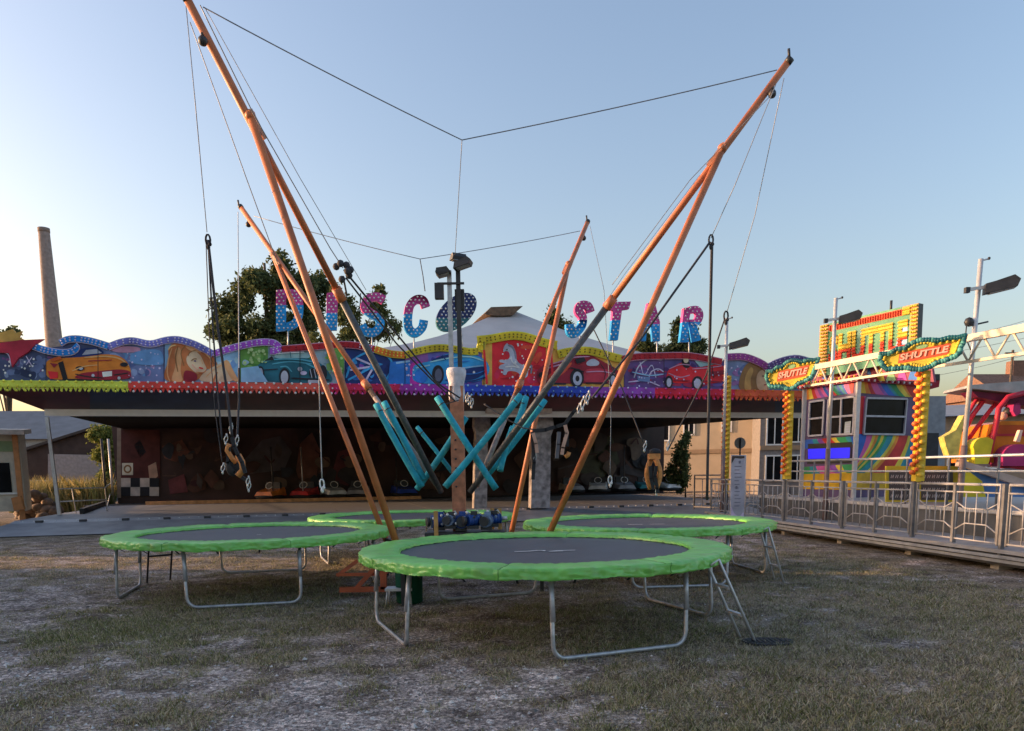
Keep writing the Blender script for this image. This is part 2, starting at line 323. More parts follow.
def tree(name,label,cat,base,blobs,N,size,lm,trunk_r,group=None,k=9,f=.36,limbs=True):
    t=thing(name,base,label,cat,group); bb=sub_blobs(blobs,k,f); V=leaves(bb,N,size)-np.array(base)[None,None,:]
    np_mesh('crown',V,None,lm,t)
    mb=MB(); top=Vector((sum(q[0] for q in blobs)/len(blobs),sum(q[1] for q in blobs)/len(blobs),max(q[2] for q in blobs)))
    bv=Vector(base); mb.path([bv,bv.lerp(top,.35)+Vector((.1,0,0)),bv.lerp(top,.7),top],trunk_r,M_bark,8,True,trunk_r*.25)
    if limbs:
        for q in random.sample(bb,min(14,len(bb))):
            s0=bv.lerp(top,random.uniform(.25,.75)); e=Vector(q[:3]); mb.path([s0,s0.lerp(e,.5)+Vector((0,0,-.05)),e],trunk_r*.35,M_bark,5,True,trunk_r*.08)
    mb.build('trunk',t); return t
def blob_px(x,y,rx,ry,Y,wt=1,d=1): # a clump measured in the photo, given its distance
    p=atY(x,y,Y); k=Y/CF; return (p.x,p.y,p.z,rx*k,rx*k*d,ry*k,wt)
YT=60
tree('leafy_tree','big dark green tree rising behind the bumper car roof beside the letter D','tree',(*atY(270,440,YT).xy,0),
 [blob_px(*q) for q in ((262,318,34,34,YT,1.3),(283,285,26,18,YT+1,.9),(258,285,20,12,YT-1,.5),(232,308,16,14,YT,.5),(285,330,28,25,YT,1),(240,332,26,14,YT,.6),(302,305,10,22,YT,.4),(279,262,8,9,YT,.12),(222,318,9,6,YT,.15),(318,300,14,26,YT+2,.6),(222,332,12,10,YT,.35),(296,286,22,12,YT+1,.6))],26000,.17,ML_dark,.35,k=15,f=.29)
tree('leafy_tree','thin pale tree with loose twigs behind the letters I and S','tree',(*atY(352,440,52).xy,0),
 [blob_px(*q) for q in ((348,320,10,28,52,1),(338,300,7,12,52,.4),(372,305,12,14,52,.4),(378,325,12,14,52,.6),(362,335,26,12,52,.8),(381,293,5,7,52,.15),(395,325,8,8,52,.2),(318,338,14,7,52,.3))],7000,.13,ML_mid,.14,k=11,f=.27)
tree('small_tree','small leafy treetop showing over the tent roof beside the second letter S','tree',(*atY(562,440,58).xy,0),
 [blob_px(*q) for q in ((556,320,7,6,58,1),(564,328,10,6,58,1),(553,312,3,4,58,.3))],1800,.14,ML_mid,.14,k=6,f=.4)
tree('small_tree','small green treetop between the letters T and A','tree',(*atY(646,440,58).xy,0),
 [blob_px(*q) for q in ((644,344,9,12,58,1),(650,352,10,8,58,1))],2200,.14,ML_mid,.14,k=6,f=.4)
tree('conifer_tree','dark spreading conifer behind the letter R','tree',(*atY(684,440,56).xy,0),
 [blob_px(*q) for q in ((677,330,4,12,56,.5),(680,345,11,6,56,.8),(692,350,14,4,56,.8),(701,344,6,3,56,.3),(672,352,10,4,56,.5),(686,340,7,5,56,.4),(690,338,8,12,56,.6))],5500,.13,ML_dark,.16,k=9,f=.30)
tree('leafy_shrub','sunlit yellow green shrub at the left end of the bumper car hall','shrub',(*atY(103,470,41).xy,0),
 [blob_px(*q) for q in ((102,436,9,14,41,1),(103,462,9,16,41,1.2),(95,432,6,9,41,.5),(108,448,6,20,41,.7),(104,480,7,8,41,.5))],8000,.085,ML_yel,.06,k=9,f=.36)
tree('leafy_shrub','green bush before the beige house at the right end of the hall','shrub',(*atY(686,470,44).xy,0),
 [blob_px(*q) for q in ((682,452,8,12,44,1),(678,466,9,12,44,1),(687,440,5,7,44,.3),(680,480,9,9,44,1),(671,474,5,9,44,.4))],5500,.09,ML_mid,.05,k=8,f=.36)
tree('leafy_tree','dark treetop at the left edge beyond the bumper car hall','tree',(*atY(8,440,70).xy,0),
 [blob_px(*q) for q in ((6,338,14,7,70,1),(-8,342,16,10,70,1),(14,334,5,4,70,.3))],3500,.17,ML_dark,.25,k=7,f=.4)

# ------------------------------------------------------------------ far buildings
ch=thing('factory_chimney',(*atY(63,440,95).xy,0),'tall tapering brick chimney stack behind the left end of the hall','chimney')
M_chim=mat('chimney_brick',(.33,.26,.23),rough=.9,var=.2,scale=3,bump=.3)
mb=MB(); zt=atY(43,228,95).z; c=ch.location; mb.lathe([(1.25,0),(.92,zt*.6),(.62,zt-.5)],M_chim,20,c); mb.build('shaft',ch)
mb=MB(); mb.lathe([(.60,zt-.52),(.66,zt-.5),(.66,zt-.02),(.5,zt),(.45,zt-.4)],mat('chimney_rim',(.27,.20,.165),rough=.9),20,c); mb.build('rim',ch)

M_beige=mat('beige_render',(.52,.40,.27),rough=.9,var=.08,scale=1.5)
M_tan=mat('tan_band',(.34,.23,.14),rough=.9,var=.1)
M_glass=mat('window_glass',(.008,.009,.012),rough=.3,var=.5,spec=.06,scale=2)
M_rooft=mat('roof_tiles',(.20,.11,.075),rough=.9,var=.3,scale=5,bump=.5)
M_roofg=mat('grey_roof_sheet',(.27,.285,.31),rough=.6,var=.12,scale=2)
M_brownw=mat('brown_timber_wall',(.10,.055,.042),rough=.9,var=.3,scale=2)
def house(name,label,cat,Pl,u0,u1,depth,h,wall,wins,roof=None,pitch=1.2,band=None,frame=M_white_paint):
    base=Pl.at((u0+u1)/2,0,0); t=thing(name,base,label,cat); D,N=Pl.D,Pl.N; Z=Vector((0,0,1))
    mb=MB(); mb.box(Pl.at((u0+u1)/2,-depth/2,h/2),(u1-u0,depth,h),wall,(D,N,Z)); mb.build('wall',t)
    if band: mb=MB(); mb.box(Pl.at((u0+u1)/2,.04,band),(u1-u0,.1,.28),M_tan,(D,N,Z)); mb.build('band',t)
    for (u,z,ww,hh) in wins:
        mb=MB(); mb.box(Pl.at(u,.01,z),(ww,.06,hh),M_glass,(D,N,Z)); wn=mb.build('window',t)
        mb=MB()
        for s in (-1,1): mb.box(Pl.at(u+s*ww/2,.03,z),(.09,.10,hh+.09),frame,(D,N,Z)); mb.box(Pl.at(u,.035,z+s*hh/2),(ww-.09,.10,.09),frame,(D,N,Z))
        mb.box(Pl.at(u,.03,z),(.06,.09,hh-.1),frame,(D,N,Z)); mb.build('frame',wn)
    if roof:
        mb=MB(); o=.5; a=[Pl.at(u0-o,o,h),Pl.at(u1+o,o,h),Pl.at(u1+o,-depth-o,h),Pl.at(u0-o,-depth-o,h)]; r0=Pl.at(u0-o,-depth/2,h+pitch); r1=Pl.at(u1+o,-depth/2,h+pitch)
        mb.face([a[0],a[1],r1,r0],roof); mb.face([a[2],a[3],r0,r1],roof); mb.face([a[1],a[2],r1],wall); mb.face([a[3],a[0],r0],wall); mb.face(a[::-1],roof); mb.build('roof',t)
    return t
pb=Plane(atY(712,470,52),(1,-.38)); pb2=Plane(atY(800,470,49),(1,-.05))
house('beige_house','sunlit beige rendered house seen through the right end of the hall','house',pb,-6.5,3.2,9,6.3,M_beige,[(-1.6,4.5,.7,.9),(.9,4.6,.6,.8),(-3.4,4.3,.9,1.2)],M_rooft,1.0,band=2.9)
house('grey_house','grey house with tall shop windows behind the first neon column','house',pb2,-2.6,6.5,7,6,mat('grey_render',(.22,.20,.19),rough=.9),[(-1.7,4.2,1.0,2.0),(-.2,4.2,1.3,1.7),(-1.7,1.7,1.0,1.6),(-.2,1.7,1.3,1.6),(2.0,4.2,1.3,1.7),(4.2,4.2,1.3,1.7)],M_roofg,.8,band=3.0)
pc=Plane(atY(972,440,36),(1,-.35))
house('brown_house','tan boarded house with pale sills behind the red ride at right','house',pc,-1.7,4.6,6,4.0,mat('tan_boards',(.33,.25,.18),rough=.9,var=.2,scale=3),[(-.6,2.3,.7,1.5),(1.0,2.3,.7,1.5),(2.6,2.3,.7,1.5)],M_roofg,.75)
pd=Plane(atY(1010,400,62),(1,.1))
tR=house('brick_house','distant house with brown tiled roof and brick stack at the right edge','house',pd,-.6,11,7,7.2,mat('brown_brick',(.22,.12,.085),rough=.9,var=.2),[(0,5,1,1.2),(2.4,5,1,1.2)],M_rooft,2.2)
mb=MB(); q=atY(1017,362,66); mb.box((q.x,q.y,9),(1.2,1.0,3.0),mat('brown_brick',(.22,.12,.085))); mb.build('stack',tR)
# left background: shed, long grey-roofed hall, weeds, rubble
pe=Plane(atY(60,470,58),(1,.15))
house('grey_roofed_hall','long low hall with grey sheet roof behind the field at left','building',pe,-14,16,10,4.6,mat('pale_wall',(.40,.40,.40),rough=.9),[(-3,2.2,1.6,1.2),(1,2.2,1.6,1.2)],mat('hall_roof_sheet',(.17,.18,.20),rough=.7,var=.15,scale=1.5),2.5)
pg=Plane(atY(62,470,47),(1,-.30))
t=thing('brown_shed',(*atY(60,470,47).xy,0),'dark brown timber shed with sloping roof behind the weeds at left','shed'); pg2=Plane(atY(62,470,47),(1,0))
mb=MB(); W_=[pg2.hit(x,y) for x,y in ((18,450),(92,428),(101,431),(101,480),(18,480))]; mb.prism(W_,-pg2.N*5,mat('dark_shed_boards',(.055,.034,.030),rough=.9,var=.3,scale=2)); mb.build('wall',t)
mb=MB(); mb.prism([pg2.hit(x,y,.3) for x,y in ((14,451),(92,426.5),(104,430),(104,431.5),(92,429),(14,454))],-pg2.N*5.6,mat('dark_roof',(.05,.04,.038),rough=.9)); mb.build('roof',t)
mb=MB(); mb.prism([pg2.hit(x,y,.5) for x,y in ((48,454),(99,455),(99,480),(48,480))],-pg2.N*.3,mat('pale_sheet',(.30,.26,.26),rough=.8)); mb.build('fence_sheet',t)
wp=[]
for i in range(13000):
    Y=random.uniform(37,48); px=random.uniform(12,116); p=atZ(px,0,0) if False else None
    X=(px-512)/CF*Y; wp.append((X,Y,0,random.uniform(.5,1.25)))
tag(grass('weeds',wp,.7,1.6,.035,blade_mat('weed_blades',[(0,(.20,.18,.06)),(.5,(.34,.27,.10)),(.8,(.42,.34,.17)),(1,(.17,.22,.06))]),.5),kind='stuff')
M_rub=mat('rubble_stone',(.20,.15,.12),rough=.95,var=.4,scale=3,bump=.6,rand=.3)
mb=MB()
for i in range(60):
    px=random.uniform(22,60); Y=random.uniform(30,32.5); X=(px-512)/CF*Y; hh=1.15*math.exp(-((px-40)/16)**2)
    mb.ball((X,Y,random.uniform(0,hh)),random.uniform(.12,.38),M_rub,7,(1,1,random.uniform(.6,.9)))
tag(mb.build('rubble_heap',loc=((40-512)/CF*31,31,0)),'brown heap of stones and earth left of the bumper car deck','rubble')

# ------------------------------------------------------------------ bumper car hall
FA=Vector(((60-512)/CF*21.5,21.5,0)); FB=Vector(((690-512)/CF*26.8,26.8,0))
FP=Plane(FA,FB-FA); FD,FN=FP.D,FP.N; Zv=Vector((0,0,1))
def fpx(x,y,off=0): return FP.hit(x,y,off)
def u_of(p): return (Vector((p[0],p[1],0))-FP.P).dot(FD)
T_POST=4.6; T_DECK=2.7; T_WALL=17.5
hall=thing('bumper_car_hall',FP.at(10,-8,0),'long bumper car hall with painted car fascia, lit rim strip and tented grey roof','fairground ride')
ZS_T=fpx(400,383).z; 
strip_poly=[(-14,384),(250,386.5),(480,389),(640,391.5),(818,395)]
def sy(x): return interp(strip_poly,x)
CT=[(-14,346),(0,346),(33,346),(40,349),(62,346),(75,341),(92,343),(108,347),(120,342),(133,340),(150,345),(165,340),(178,339),(195,344),(213,354),(235,347),(258,342),(275,343),(282,349),(310,347),(345,344),(375,349),(390,354),(405,355),(420,350),(440,347),(455,349),(470,352),(478,351),(479,340),(490,339),(510,335),(525,336),(545,343),(557,345),(558,354),(570,351),(590,350),(610,356),(622,359),(640,356),(660,356),(690,355),(722,362),(727,357),(745,356),(762,363),(768,368),(775,363),(795,357),(812,362),(818,368)]
# fascia board and painted fields
mb=MB(); top=[fpx(x,y) for x,y in CT]; bot=[fpx(x,sy(x)+2) for x,_ in CT][::-1]
mb.prism(top+bot,FN*-.08,P('fascia_back',.05,.05,.09)); fascia=mb.build('fascia_board',hall)
def field(x0,x1,m,name='painted_field',off=.006):
    X=[x0]+[x for x,_ in CT if x0<x<x1]+[x1]; mb=MB(); mb.poly([fpx(x,interp(CT,x)+1,off) for x in X]+[fpx(x,sy(x)+1,off) for x in X[::-1]],m); return mb
LB=P('lightblue',.20,.36,.55); NAVY=P('navy',.045,.06,.13); PURP=P('purple',.20,.08,.28); RED=P('red',.55,.02,.03); DRED=P('darkred',.22,.015,.03); ORA=P('orange',.70,.17,.025)
ORY=P('orangeyellow',.68,.30,.06); YEL=P('yellow',.75,.55,.06); BLU=P('blue',.02,.13,.42); DBLU=P('darkblue',.012,.03,.13); SKYB=P('skyblue',.03,.26,.55); GRN=P('green',.10,.24,.05); TEALC=P('tealcar',.015,.10,.14)
SKIN=P('skin',.62,.40,.26); HAIR=P('hair',.42,.14,.05); HAIR2=P('hairlight',.60,.28,.13); BRN=P('brown',.20,.10,.035); BLK=P('black',.015,.015,.02); WHT=P('white',.75,.74,.76); LAV=P('lavender',.42,.38,.58); GRY=P('grey',.33,.35,.42); PINK=P('pink',.50,.06,.24); MAG=P('magenta',.42,.03,.28)
fld=MB()
for x0,x1,m in ((-14,98,NAVY),(98,165,P('slateblue',.11,.15,.30)),(165,240,LB),(240,268,GRN),(268,345,P('mistblue',.20,.28,.33)),(345,405,DBLU),(405,428,PURP),(428,482,P('violetblue',.10,.10,.36)),(482,492,ORY),(492,546,RED),(546,560,ORY),(560,624,ORY),(624,664,P('plum',.09,.05,.16)),(664,727,P('indigo',.075,.055,.17)),(727,768,P('bluegrey',.14,.18,.30)),(768,817,P('deepteal',.05,.12,.17))):
    q=field(x0,x1,m); fld.raw(q.v,q.f,m)
def chaikin(p, it=2):
    for _ in range(it):
        q=[]
        for i in range(len(p)):
            a,b=p[i],p[(i+1)%len(p)]; q+=[(a[0]*.78+b[0]*.22,a[1]*.78+b[1]*.22),(a[0]*.22+b[0]*.78,a[1]*.22+b[1]*.78)]
        p=q
    return p
PAL={(0,98):((.02,.03,.08),(.09,.12,.24),(.16,.20,.34),(.12,.05,.16)),(98,165):((.07,.10,.24),(.20,.26,.42),(.28,.18,.34),(.10,.22,.42)),(165,240):((.14,.28,.50),(.30,.46,.62),(.40,.50,.58)),(240,345):((.06,.17,.04),(.17,.33,.10),(.26,.38,.46),(.12,.22,.26)),(345,428):((.01,.02,.10),(.02,.10,.34),(.16,.05,.30),(.03,.20,.46)),(428,482):((.05,.05,.26),(.16,.10,.40),(.28,.06,.30)),(492,546):((.36,.01,.02),(.62,.06,.03),(.48,.02,.06)),(560,624):((.62,.22,.03),(.72,.42,.08),(.55,.12,.03)),(624,727):((.05,.02,.10),(.16,.03,.14),(.26,.02,.06),(.10,.07,.24)),(727,768):((.08,.11,.22),(.22,.24,.38),(.20,.10,.24))}
k_=0
for (x0,x1),cols in PAL.items():
    ms=[P('wash_%d_%d'%(x0,i),*c) for i,c in enumerate(cols)]
    for i in range(int((x1-x0)*.55)):
        rx,ry=random.uniform(1.5,7),random.uniform(1.2,5); x=random.uniform(x0+rx+1,max(x0+rx+2,x1-rx-1)); yt,yb=interp(CT,x)+5+ry,sy(x)-4-ry
        if yb<=yt: continue
        y=random.uniform(yt,yb); ph=random.uniform(0,6.28)
        fld.poly([fpx(a,b,.0065+.00003*k_) for a,b in chaikin([(x+rx*random.uniform(.5,1.25)*math.cos(ph+q),y+ry*random.uniform(.5,1.25)*math.sin(ph+q)) for q in np.linspace(0,2*PI,8)[:-1]])],random.choice(ms)); k_+=1
fld.build('painted_fields',fascia)
def chaikin(p, it=2):
    for _ in range(it):
        q=[]
        for i in range(len(p)):
            a,b=p[i],p[(i+1)%len(p)]; q+=[(a[0]*.78+b[0]*.22,a[1]*.78+b[1]*.22),(a[0]*.22+b[0]*.78,a[1]*.22+b[1]*.78)]
        p=q
    return p
def paint(name, items, base=.024):
    items=[(chaikin(p) if len(p)>=5 else p,m) for p,m in items]
    mb=MB()
    for i,(pts,m) in enumerate(items): mb.poly([fpx(x,y,base+.004*i) for x,y in pts],m)
    return mb.build(name,fascia)
def dots(n,x0,x1,y0,y1,m,r=(.5,1.2)):
    return [(ell(random.uniform(x0,x1),random.uniform(y0,y1),q,q,8),m) for q in [random.uniform(*r) for _ in range(n)]]
paint('star_painting',dots(16,2,44,356,376,WHT,(.5,1.3))+[(stroke([(26,356),(32,366)],.8),LAV),(stroke([(32,357),(26,365)],.8),LAV),(stroke([(2,352),(9,354),(11,366)],.8),LAV)])
paint('sports_car_painting',[([(47,379),(45,366),(48,359),(64,358),(80,356),(104,354),(118,355),(127,361),(131,370),(131,377),(118,380),(70,380)],ORA),
 ([(62,358),(66,353),(78,349),(98,347),(106,354),(82,357)],DBLU),([(82,355),(86,350),(97,349),(102,353)],GRY),([(63,361),(68,380),(63,380),(58,363)],BLK),([(50,363),(58,364),(54,368)],DRED),([(48,371),(58,372),(58,378),(50,379)],RED),
 (ell(80,368.5,4.5,2.4),BLK),(ell(81,368.5,2,1.3),GRY),(ell(124,364.5,4,2.2),BLK),([(72,379),(80,373),(100,371),(120,369),(131,371),(131,378),(118,380)],DRED),([(102,372),(112,371),(112,376),(103,377)],WHT),(ell(93,375.5,1.6,1.6),GRY),(ell(119,378,1.6,1.6),GRY)])
paint('sports_car_shading',[(stroke([(84,357.5),(104,356),(120,358),(129,366)],1.4),P('peach',.62,.30,.12)),(stroke([(72,371),(84,366),(98,365)],1.0),P('peach',.62,.30,.12)),(stroke([(62,379.5),(100,380),(130,378)],1.6),BLK),(stroke([(88,361),(112,360)],.9),DRED),([(50,359),(60,356),(62,359),(52,362)],P('deeporange',.42,.08,.02)),(stroke([(75,374),(88,377),(104,378)],1.2),BLK),(stroke([(114,375),(128,373)],1.2),BLK)],.05)
paint('beach_painting',[([(108,350),(120,346),(140,347),(141,352),(120,353)],P('rosy',.40,.20,.30)),([(130,352),(160,348),(165,360),(162,366),(130,364)],P('seablue',.10,.22,.42))]+dots(18,124,160,352,378,LAV,(.5,1.2)))
paint('woman_painting',[([(165,382),(164,372),(169,360),(168,348),(173,343),(186,341),(200,345),(211,353),(219,366),(214,371),(206,368),(198,382)],HAIR),
 ([(170,382),(176,366),(174,350),(180,346),(182,358),(180,372),(184,382)],HAIR2),([(184,344),(196,346),(203,353),(196,352),(188,350)],HAIR2),
 ([(186,358),(190,352),(196,351),(201,356),(204,363),(207,369),(205,373),(201,372),(198,374),(192,370),(187,364)],SKIN),
 ([(183,382),(184,370),(192,371),(198,375),(196,382)],DRED),([(197,382),(203,373),(214,366),(226,361),(232,367),(238,382)],SKIN),([(222,362),(228,359),(234,372),(240,382),(232,381)],HAIR2),([(212,382),(216,372),(218,372),(214,382)],HAIR),
 (stroke([(191,361),(194,358.5),(197,359)],1),BRN),(ell(195,361,1.2,.7,10),DBLU),(stroke([(199,367.5),(203,368.5)],1.3),RED),(stroke([(201,359),(203,364)],.7),HAIR2)])
paint('woman_shading',[(stroke([(172,348),(168,360),(167,374),(170,382)],1.3),HAIR2),(stroke([(178,346),(175,358),(178,372)],1.2),BRN),(stroke([(186,345),(180,352),(184,366)],1.0),BRN),(stroke([(190,346),(202,350),(212,360)],1.2),HAIR2),(stroke([(198,345),(208,353),(214,364)],.9),BRN),(stroke([(188,356),(190,352),(196,350)],.9),BRN),(stroke([(196,372),(204,373),(207,369)],1.0),HAIR),(stroke([(206,377),(214,369),(226,363)],.9),HAIR2),(stroke([(192,364),(196,369),(199,370)],.9),P('blush',.55,.26,.18)),(stroke([(168,350),(171,346),(176,345)],1.4),P('hairgold',.62,.36,.16))],.06)
paint('garden_painting',dots(20,243,266,348,364,P('leafpaint',.30,.42,.18),(.8,2))+[([(241,368),(258,366),(268,382),(241,382)],LB)]+[([(325,350),(344,347),(344,376),(338,378),(330,364)],GRN)]+dots(10,328,343,352,374,P('leafpaint',.30,.42,.18),(.8,1.6)))
paint('roadster_painting',[([(257,378),(256,368),(260,363),(266,360),(280,357),(300,357),(316,360),(325,367),(333,378),(331,383),(300,384),(262,381)],TEALC),([(275,359),(274,353),(304,351),(312,358),(300,358)],P('screen',.22,.36,.38)),
 (stroke([(272,364),(290,361),(312,364)],1.2),P('tealight',.06,.26,.34)),(ell(260.5,374,4,8),BLK),(ell(260.5,374,2.6,6),GRY),(ell(284.5,376.5,5.5,8.5),BLK),(ell(284.5,377,3.7,6.4),GRY),(stroke([(280,367),(287,366),(292,372)],1.4),P('tealight',.06,.26,.34)),
 (ell(300,369,2.4,2.2),GRY),(ell(303.5,373,3.5,2),LAV),(ell(323,373,4,8),BLK),([(308,380),(319,380),(319,383),(308,383)],GRY),([(264,361),(272,356),(274,360)],BLK)])
paint('roadster_shading',[(stroke([(262,362),(276,359),(300,359),(318,363)],1.3),P('tealight',.06,.26,.34)),(stroke([(264,370),(278,369)],1.0),BLK),(stroke([(291,378),(308,379),(330,380)],1.5),BLK),(stroke([(305,363),(316,368),(322,376)],1.2),P('tealight',.06,.26,.34)),(stroke([(276,353.5),(304,352)],.8),WHT),(stroke([(290,352),(291,358)],.7),TEALC),(ell(313,373,4,5),BLK),(stroke([(310,369),(312,378)],.7),GRY),(stroke([(314,369),(316,378)],.7),GRY)],.06)
paint('wheel_painting',[(stroke([(346,378),(352,360),(366,352),(382,352),(392,360),(392,370),(386,380)],2.2),SKYB)]+[(stroke([(374,366),p],2.0),q) for p,q in (((350,370),LAV),((348,380),SKYB),((356,358),LAV),((366,380),LAV),((384,380),SKYB))]+[(ell(374,366,4,4),SKYB),([(390,362),(410,360),(410,384),(388,384)],BLU),(stroke([(396,363),(410,361)],2),LB)])
paint('coupe_painting',[([(404,384),(404,372),(412,362),(424,360),(428,384)],MAG),([(413,383),(412,370),(415,364),(432,361),(442,355),(462,351),(476,355),(487,361),(490,369),(487,377),(478,382),(440,384)],SKYB),([(430,361),(440,356),(455,353),(452,357),(436,361)],DBLU),
 ([(458,370),(470,368),(486,366),(485,374),(474,380),(456,381)],DBLU),(stroke([(455,369),(470,367),(487,365)],1.2),LB),(ell(438,374.5,6,9.5),BLK),(ell(438.5,375,3.6,6.5),P('hub',.08,.09,.13)),(ell(421,376,7,7),BLU),(ell(474,372.5,1.2,1.6),WHT)]+dots(9,405,414,364,382,LAV))
paint('coupe_shading',[(stroke([(430,362),(448,358),(470,356),(484,361)],1.4),P('skylight',.25,.48,.68)),(stroke([(416,368),(430,365)],1.2),P('skylight',.25,.48,.68)),(stroke([(445,380),(470,382),(486,377)],1.5),DBLU),(stroke([(460,374),(476,374),(486,370)],1.0),BLU),(stroke([(442,355),(446,360)],.8),DBLU),(stroke([(447,366),(456,362),(470,361)],1.0),BLU)],.06)
paint('horse_painting',[([(503,352.7),(503.8,346.5),(507.2,342.6),(508,344.4),(512.7,345.1),(515.4,350.6),(516.1,358.8),(518.8,363),(524.3,365.7),(528.4,369.8),(527.7,376.6),(524.3,378),(523.7,386),(520.6,384.8),(521.6,376.6),(517.5,371.8),(507.9,370.5),(506,375.6),(502,374),(504.2,369.5),(498.5,369),(499.6,365),(506,363.5),(499,362),(500,359.3),(506.5,360.2),(510,357.5),(509.2,352),(505.8,350.6)],GRY),
 (stroke([(508,345),(512.5,347),(515,352),(516,359)],2.0),P('greydark',.16,.17,.22)),(stroke([(506,349),(509,350)],.8),WHT),(stroke([(511,356),(512,362),(519,367)],1.2),WHT),(stroke([(505,367),(513,366),(520,368)],1.3),WHT),(ell(507,349.5,.8,.8,8),BLK),(stroke([(527,368),(532,364),(531,374)],1.8),P('greydark',.16,.17,.22))]+dots(26,494,544,344,384,WHT,(.4,1.2))+[(stroke([(484,350),(487,384)],2.2),RED),(stroke([(551,348),(553,384)],2.2),RED)])
paint('red_car_painting',[([(536,380),(537,370),(545,364),(560,362),(568,357),(580,354),(592,355),(604,362),(614,367),(620,372),(619,383),(540,384)],DRED),([(583,384),(584,369),(600,368),(614,371),(618,376),(617,384)],P('redbright',.40,.035,.06)),([(586,362),(593,358),(600,362),(598,366),(587,366)],GRY),
 ([(544,378),(562,366),(574,361),(566,372),(550,382)],P('redorange',.48,.07,.035)),(ell(577,378,7,9.5),BLK),(ell(577.5,378.5,4.6,7),GRY),(ell(577.5,378.5,2,3),BLK),(ell(613,380,4.5,7.5),BLK),(ell(613,380.5,2.6,5),GRY),(stroke([(548,368),(562,364)],1.5),P('rosy',.40,.20,.30)),(ell(542,375,3.5,3),BLK)])
paint('red_car_shading',[(stroke([(548,365),(562,361),(574,357),(590,356.5)],1.2),P('rosy',.40,.20,.30)),(stroke([(586,372),(602,371),(615,374)],1.2),P('rosy',.40,.20,.30)),(stroke([(540,383),(566,384)],1.6),BLK),(stroke([(586,383),(608,383)],1.4),BLK),(stroke([(569,368),(573,368),(584,372)],1.2),BLK),([(575,359),(584,357),(586,361),(577,364)],BLK),(stroke([(600,363),(606,372),(604,380)],.8),BLK)],.06)
paint('chassis_painting',[(stroke(q,1.3),m) for q,m in (([(634,378),(638,366),(648,358),(662,360)],GRY),([(640,362),(644,378),(652,362),(656,378)],LAV),([(648,384),(650,372),(658,368),(664,372)],LAV),([(632,372),(650,376),(664,374)],LB),([(628,382),(646,380),(660,386)],LAV))]+[([(637,376),(650,377),(650,382),(638,381)],P('steelblue',.10,.16,.30))]+dots(12,636,664,362,386,LAV,(.4,1)))
paint('buggy_painting',[([(666,381),(667,371),(674,366),(682,362),(688,363),(692,368),(704,367),(716,364),(725,366),(724,381),(712,384),(690,382),(680,384)],RED),([(681,362),(685,357),(690,362),(690,368),(684,368)],BLK),([(694,360),(710,359),(716,364),(700,367)],P('screen',.22,.36,.38)),
 (stroke([(668,373),(680,378),(690,375)],1),P('rosy',.40,.20,.30)),(ell(669,382,4,6.5),BLK),(ell(669,382.5,2.4,4.4),GRY),(ell(697.5,383,5.5,7),BLK),(ell(697.5,383.5,3.6,5),GRY),([(708,372),(724,370),(724,374),(710,376)],DRED)]+dots(14,668,724,366,388,LAV,(.4,1)))
paint('buggy_shading',[(stroke([(669,369),(680,364),(690,365)],1.1),P('rosy',.40,.20,.30)),(stroke([(692,369),(706,368),(722,366)],1.0),P('rosy',.40,.20,.30)),(stroke([(674,380),(690,381)],1.4),DRED),(stroke([(704,381),(722,382)],1.4),DRED),(ell(686,360,2.6,3),P('skin',.62,.40,.26)),(stroke([(712,366),(714,378)],.9),BLK)],.06)
paint('lion_painting',[([(738,391),(740,376),(745,365),(752,361),(760,363),(766,372),(769,386),(766,391)],BRN),([(744,391),(745,376),(751,366),(754,370),(750,380),(752,391)],P('tawny',.34,.19,.06)),([(757,374),(762,369),(766,373),(768,380),(771,386),(768,391),(758,390),(756,382)],P('tan',.42,.26,.15)),(stroke([(762,376),(765,376)],1),BLK),(stroke([(764,385),(768,384)],1),DRED)]+dots(10,729,742,366,388,LAV,(.4,1)))
paint('panel_joints',[([(x-.35,interp(CT,x)+2),(x+.35,interp(CT,x)+2),(x+.35,sy(x)),(x-.35,sy(x))],BLK) for x in (46,98,164,240,300,345,405,484,548,624,664,727,768)],.07)
# scalloped trim in coloured lengths with small bulbs
def trim(pts, m, edge=LAV, wd=7.2, bulb=None, name='scalloped_trim'):
    fine=[]
    for a,b in zip(pts,pts[1:]):
        for k in range(4): fine.append((a[0]+(b[0]-a[0])*k/4,a[1]+(b[1]-a[1])*k/4))
    fine.append(pts[-1])
    for _ in range(3): fine=[fine[0]]+[((fine[i-1][0]+2*fine[i][0]+fine[i+1][0])/4,(fine[i-1][1]+2*fine[i][1]+fine[i+1][1])/4) for i in range(1,len(fine)-1)]+[fine[-1]]
    mb=MB(); L=stroke(fine,wd); n=len(fine)
    for i in range(n-1):
        for (k,wk,mm,o) in ((0,wd,edge,.07),(1,wd-1.5,m,.085)):
            S=stroke(fine,wk); q=[S[i],S[i+1],S[2*n-2-i],S[2*n-1-i]]; Q=[fpx(x,y,o) for x,y in q]; mb.face(Q,mm)
            if k==0: B=[p-FN*.07 for p in Q]; mb.face([Q[0],Q[1],B[1],B[0]],mm); mb.face([Q[3],Q[2],B[2],B[3]],mm)
    d=0
    for a,b in zip(fine,fine[1:]):
        d+=math.hypot(b[0]-a[0],b[1]-a[1])
        if d>3.6:
            d=0; nx_,ny_=-(b[1]-a[1]),(b[0]-a[0]); q=math.hypot(nx_,ny_) or 1
            for s in (-1.3,1.3): mb.ball(fpx(a[0]+nx_/q*s,a[1]+ny_/q*s,.095),.028,bulb or edge,5)
    return mb.build(name,fascia)
cut=lambda a,b:[p for p in CT if a<=p[0]<=b]
trim([(33,346),(44,350),(60,353),(72,352),(77,348),(74,345)],P('trimblue',.01,.17,.50))
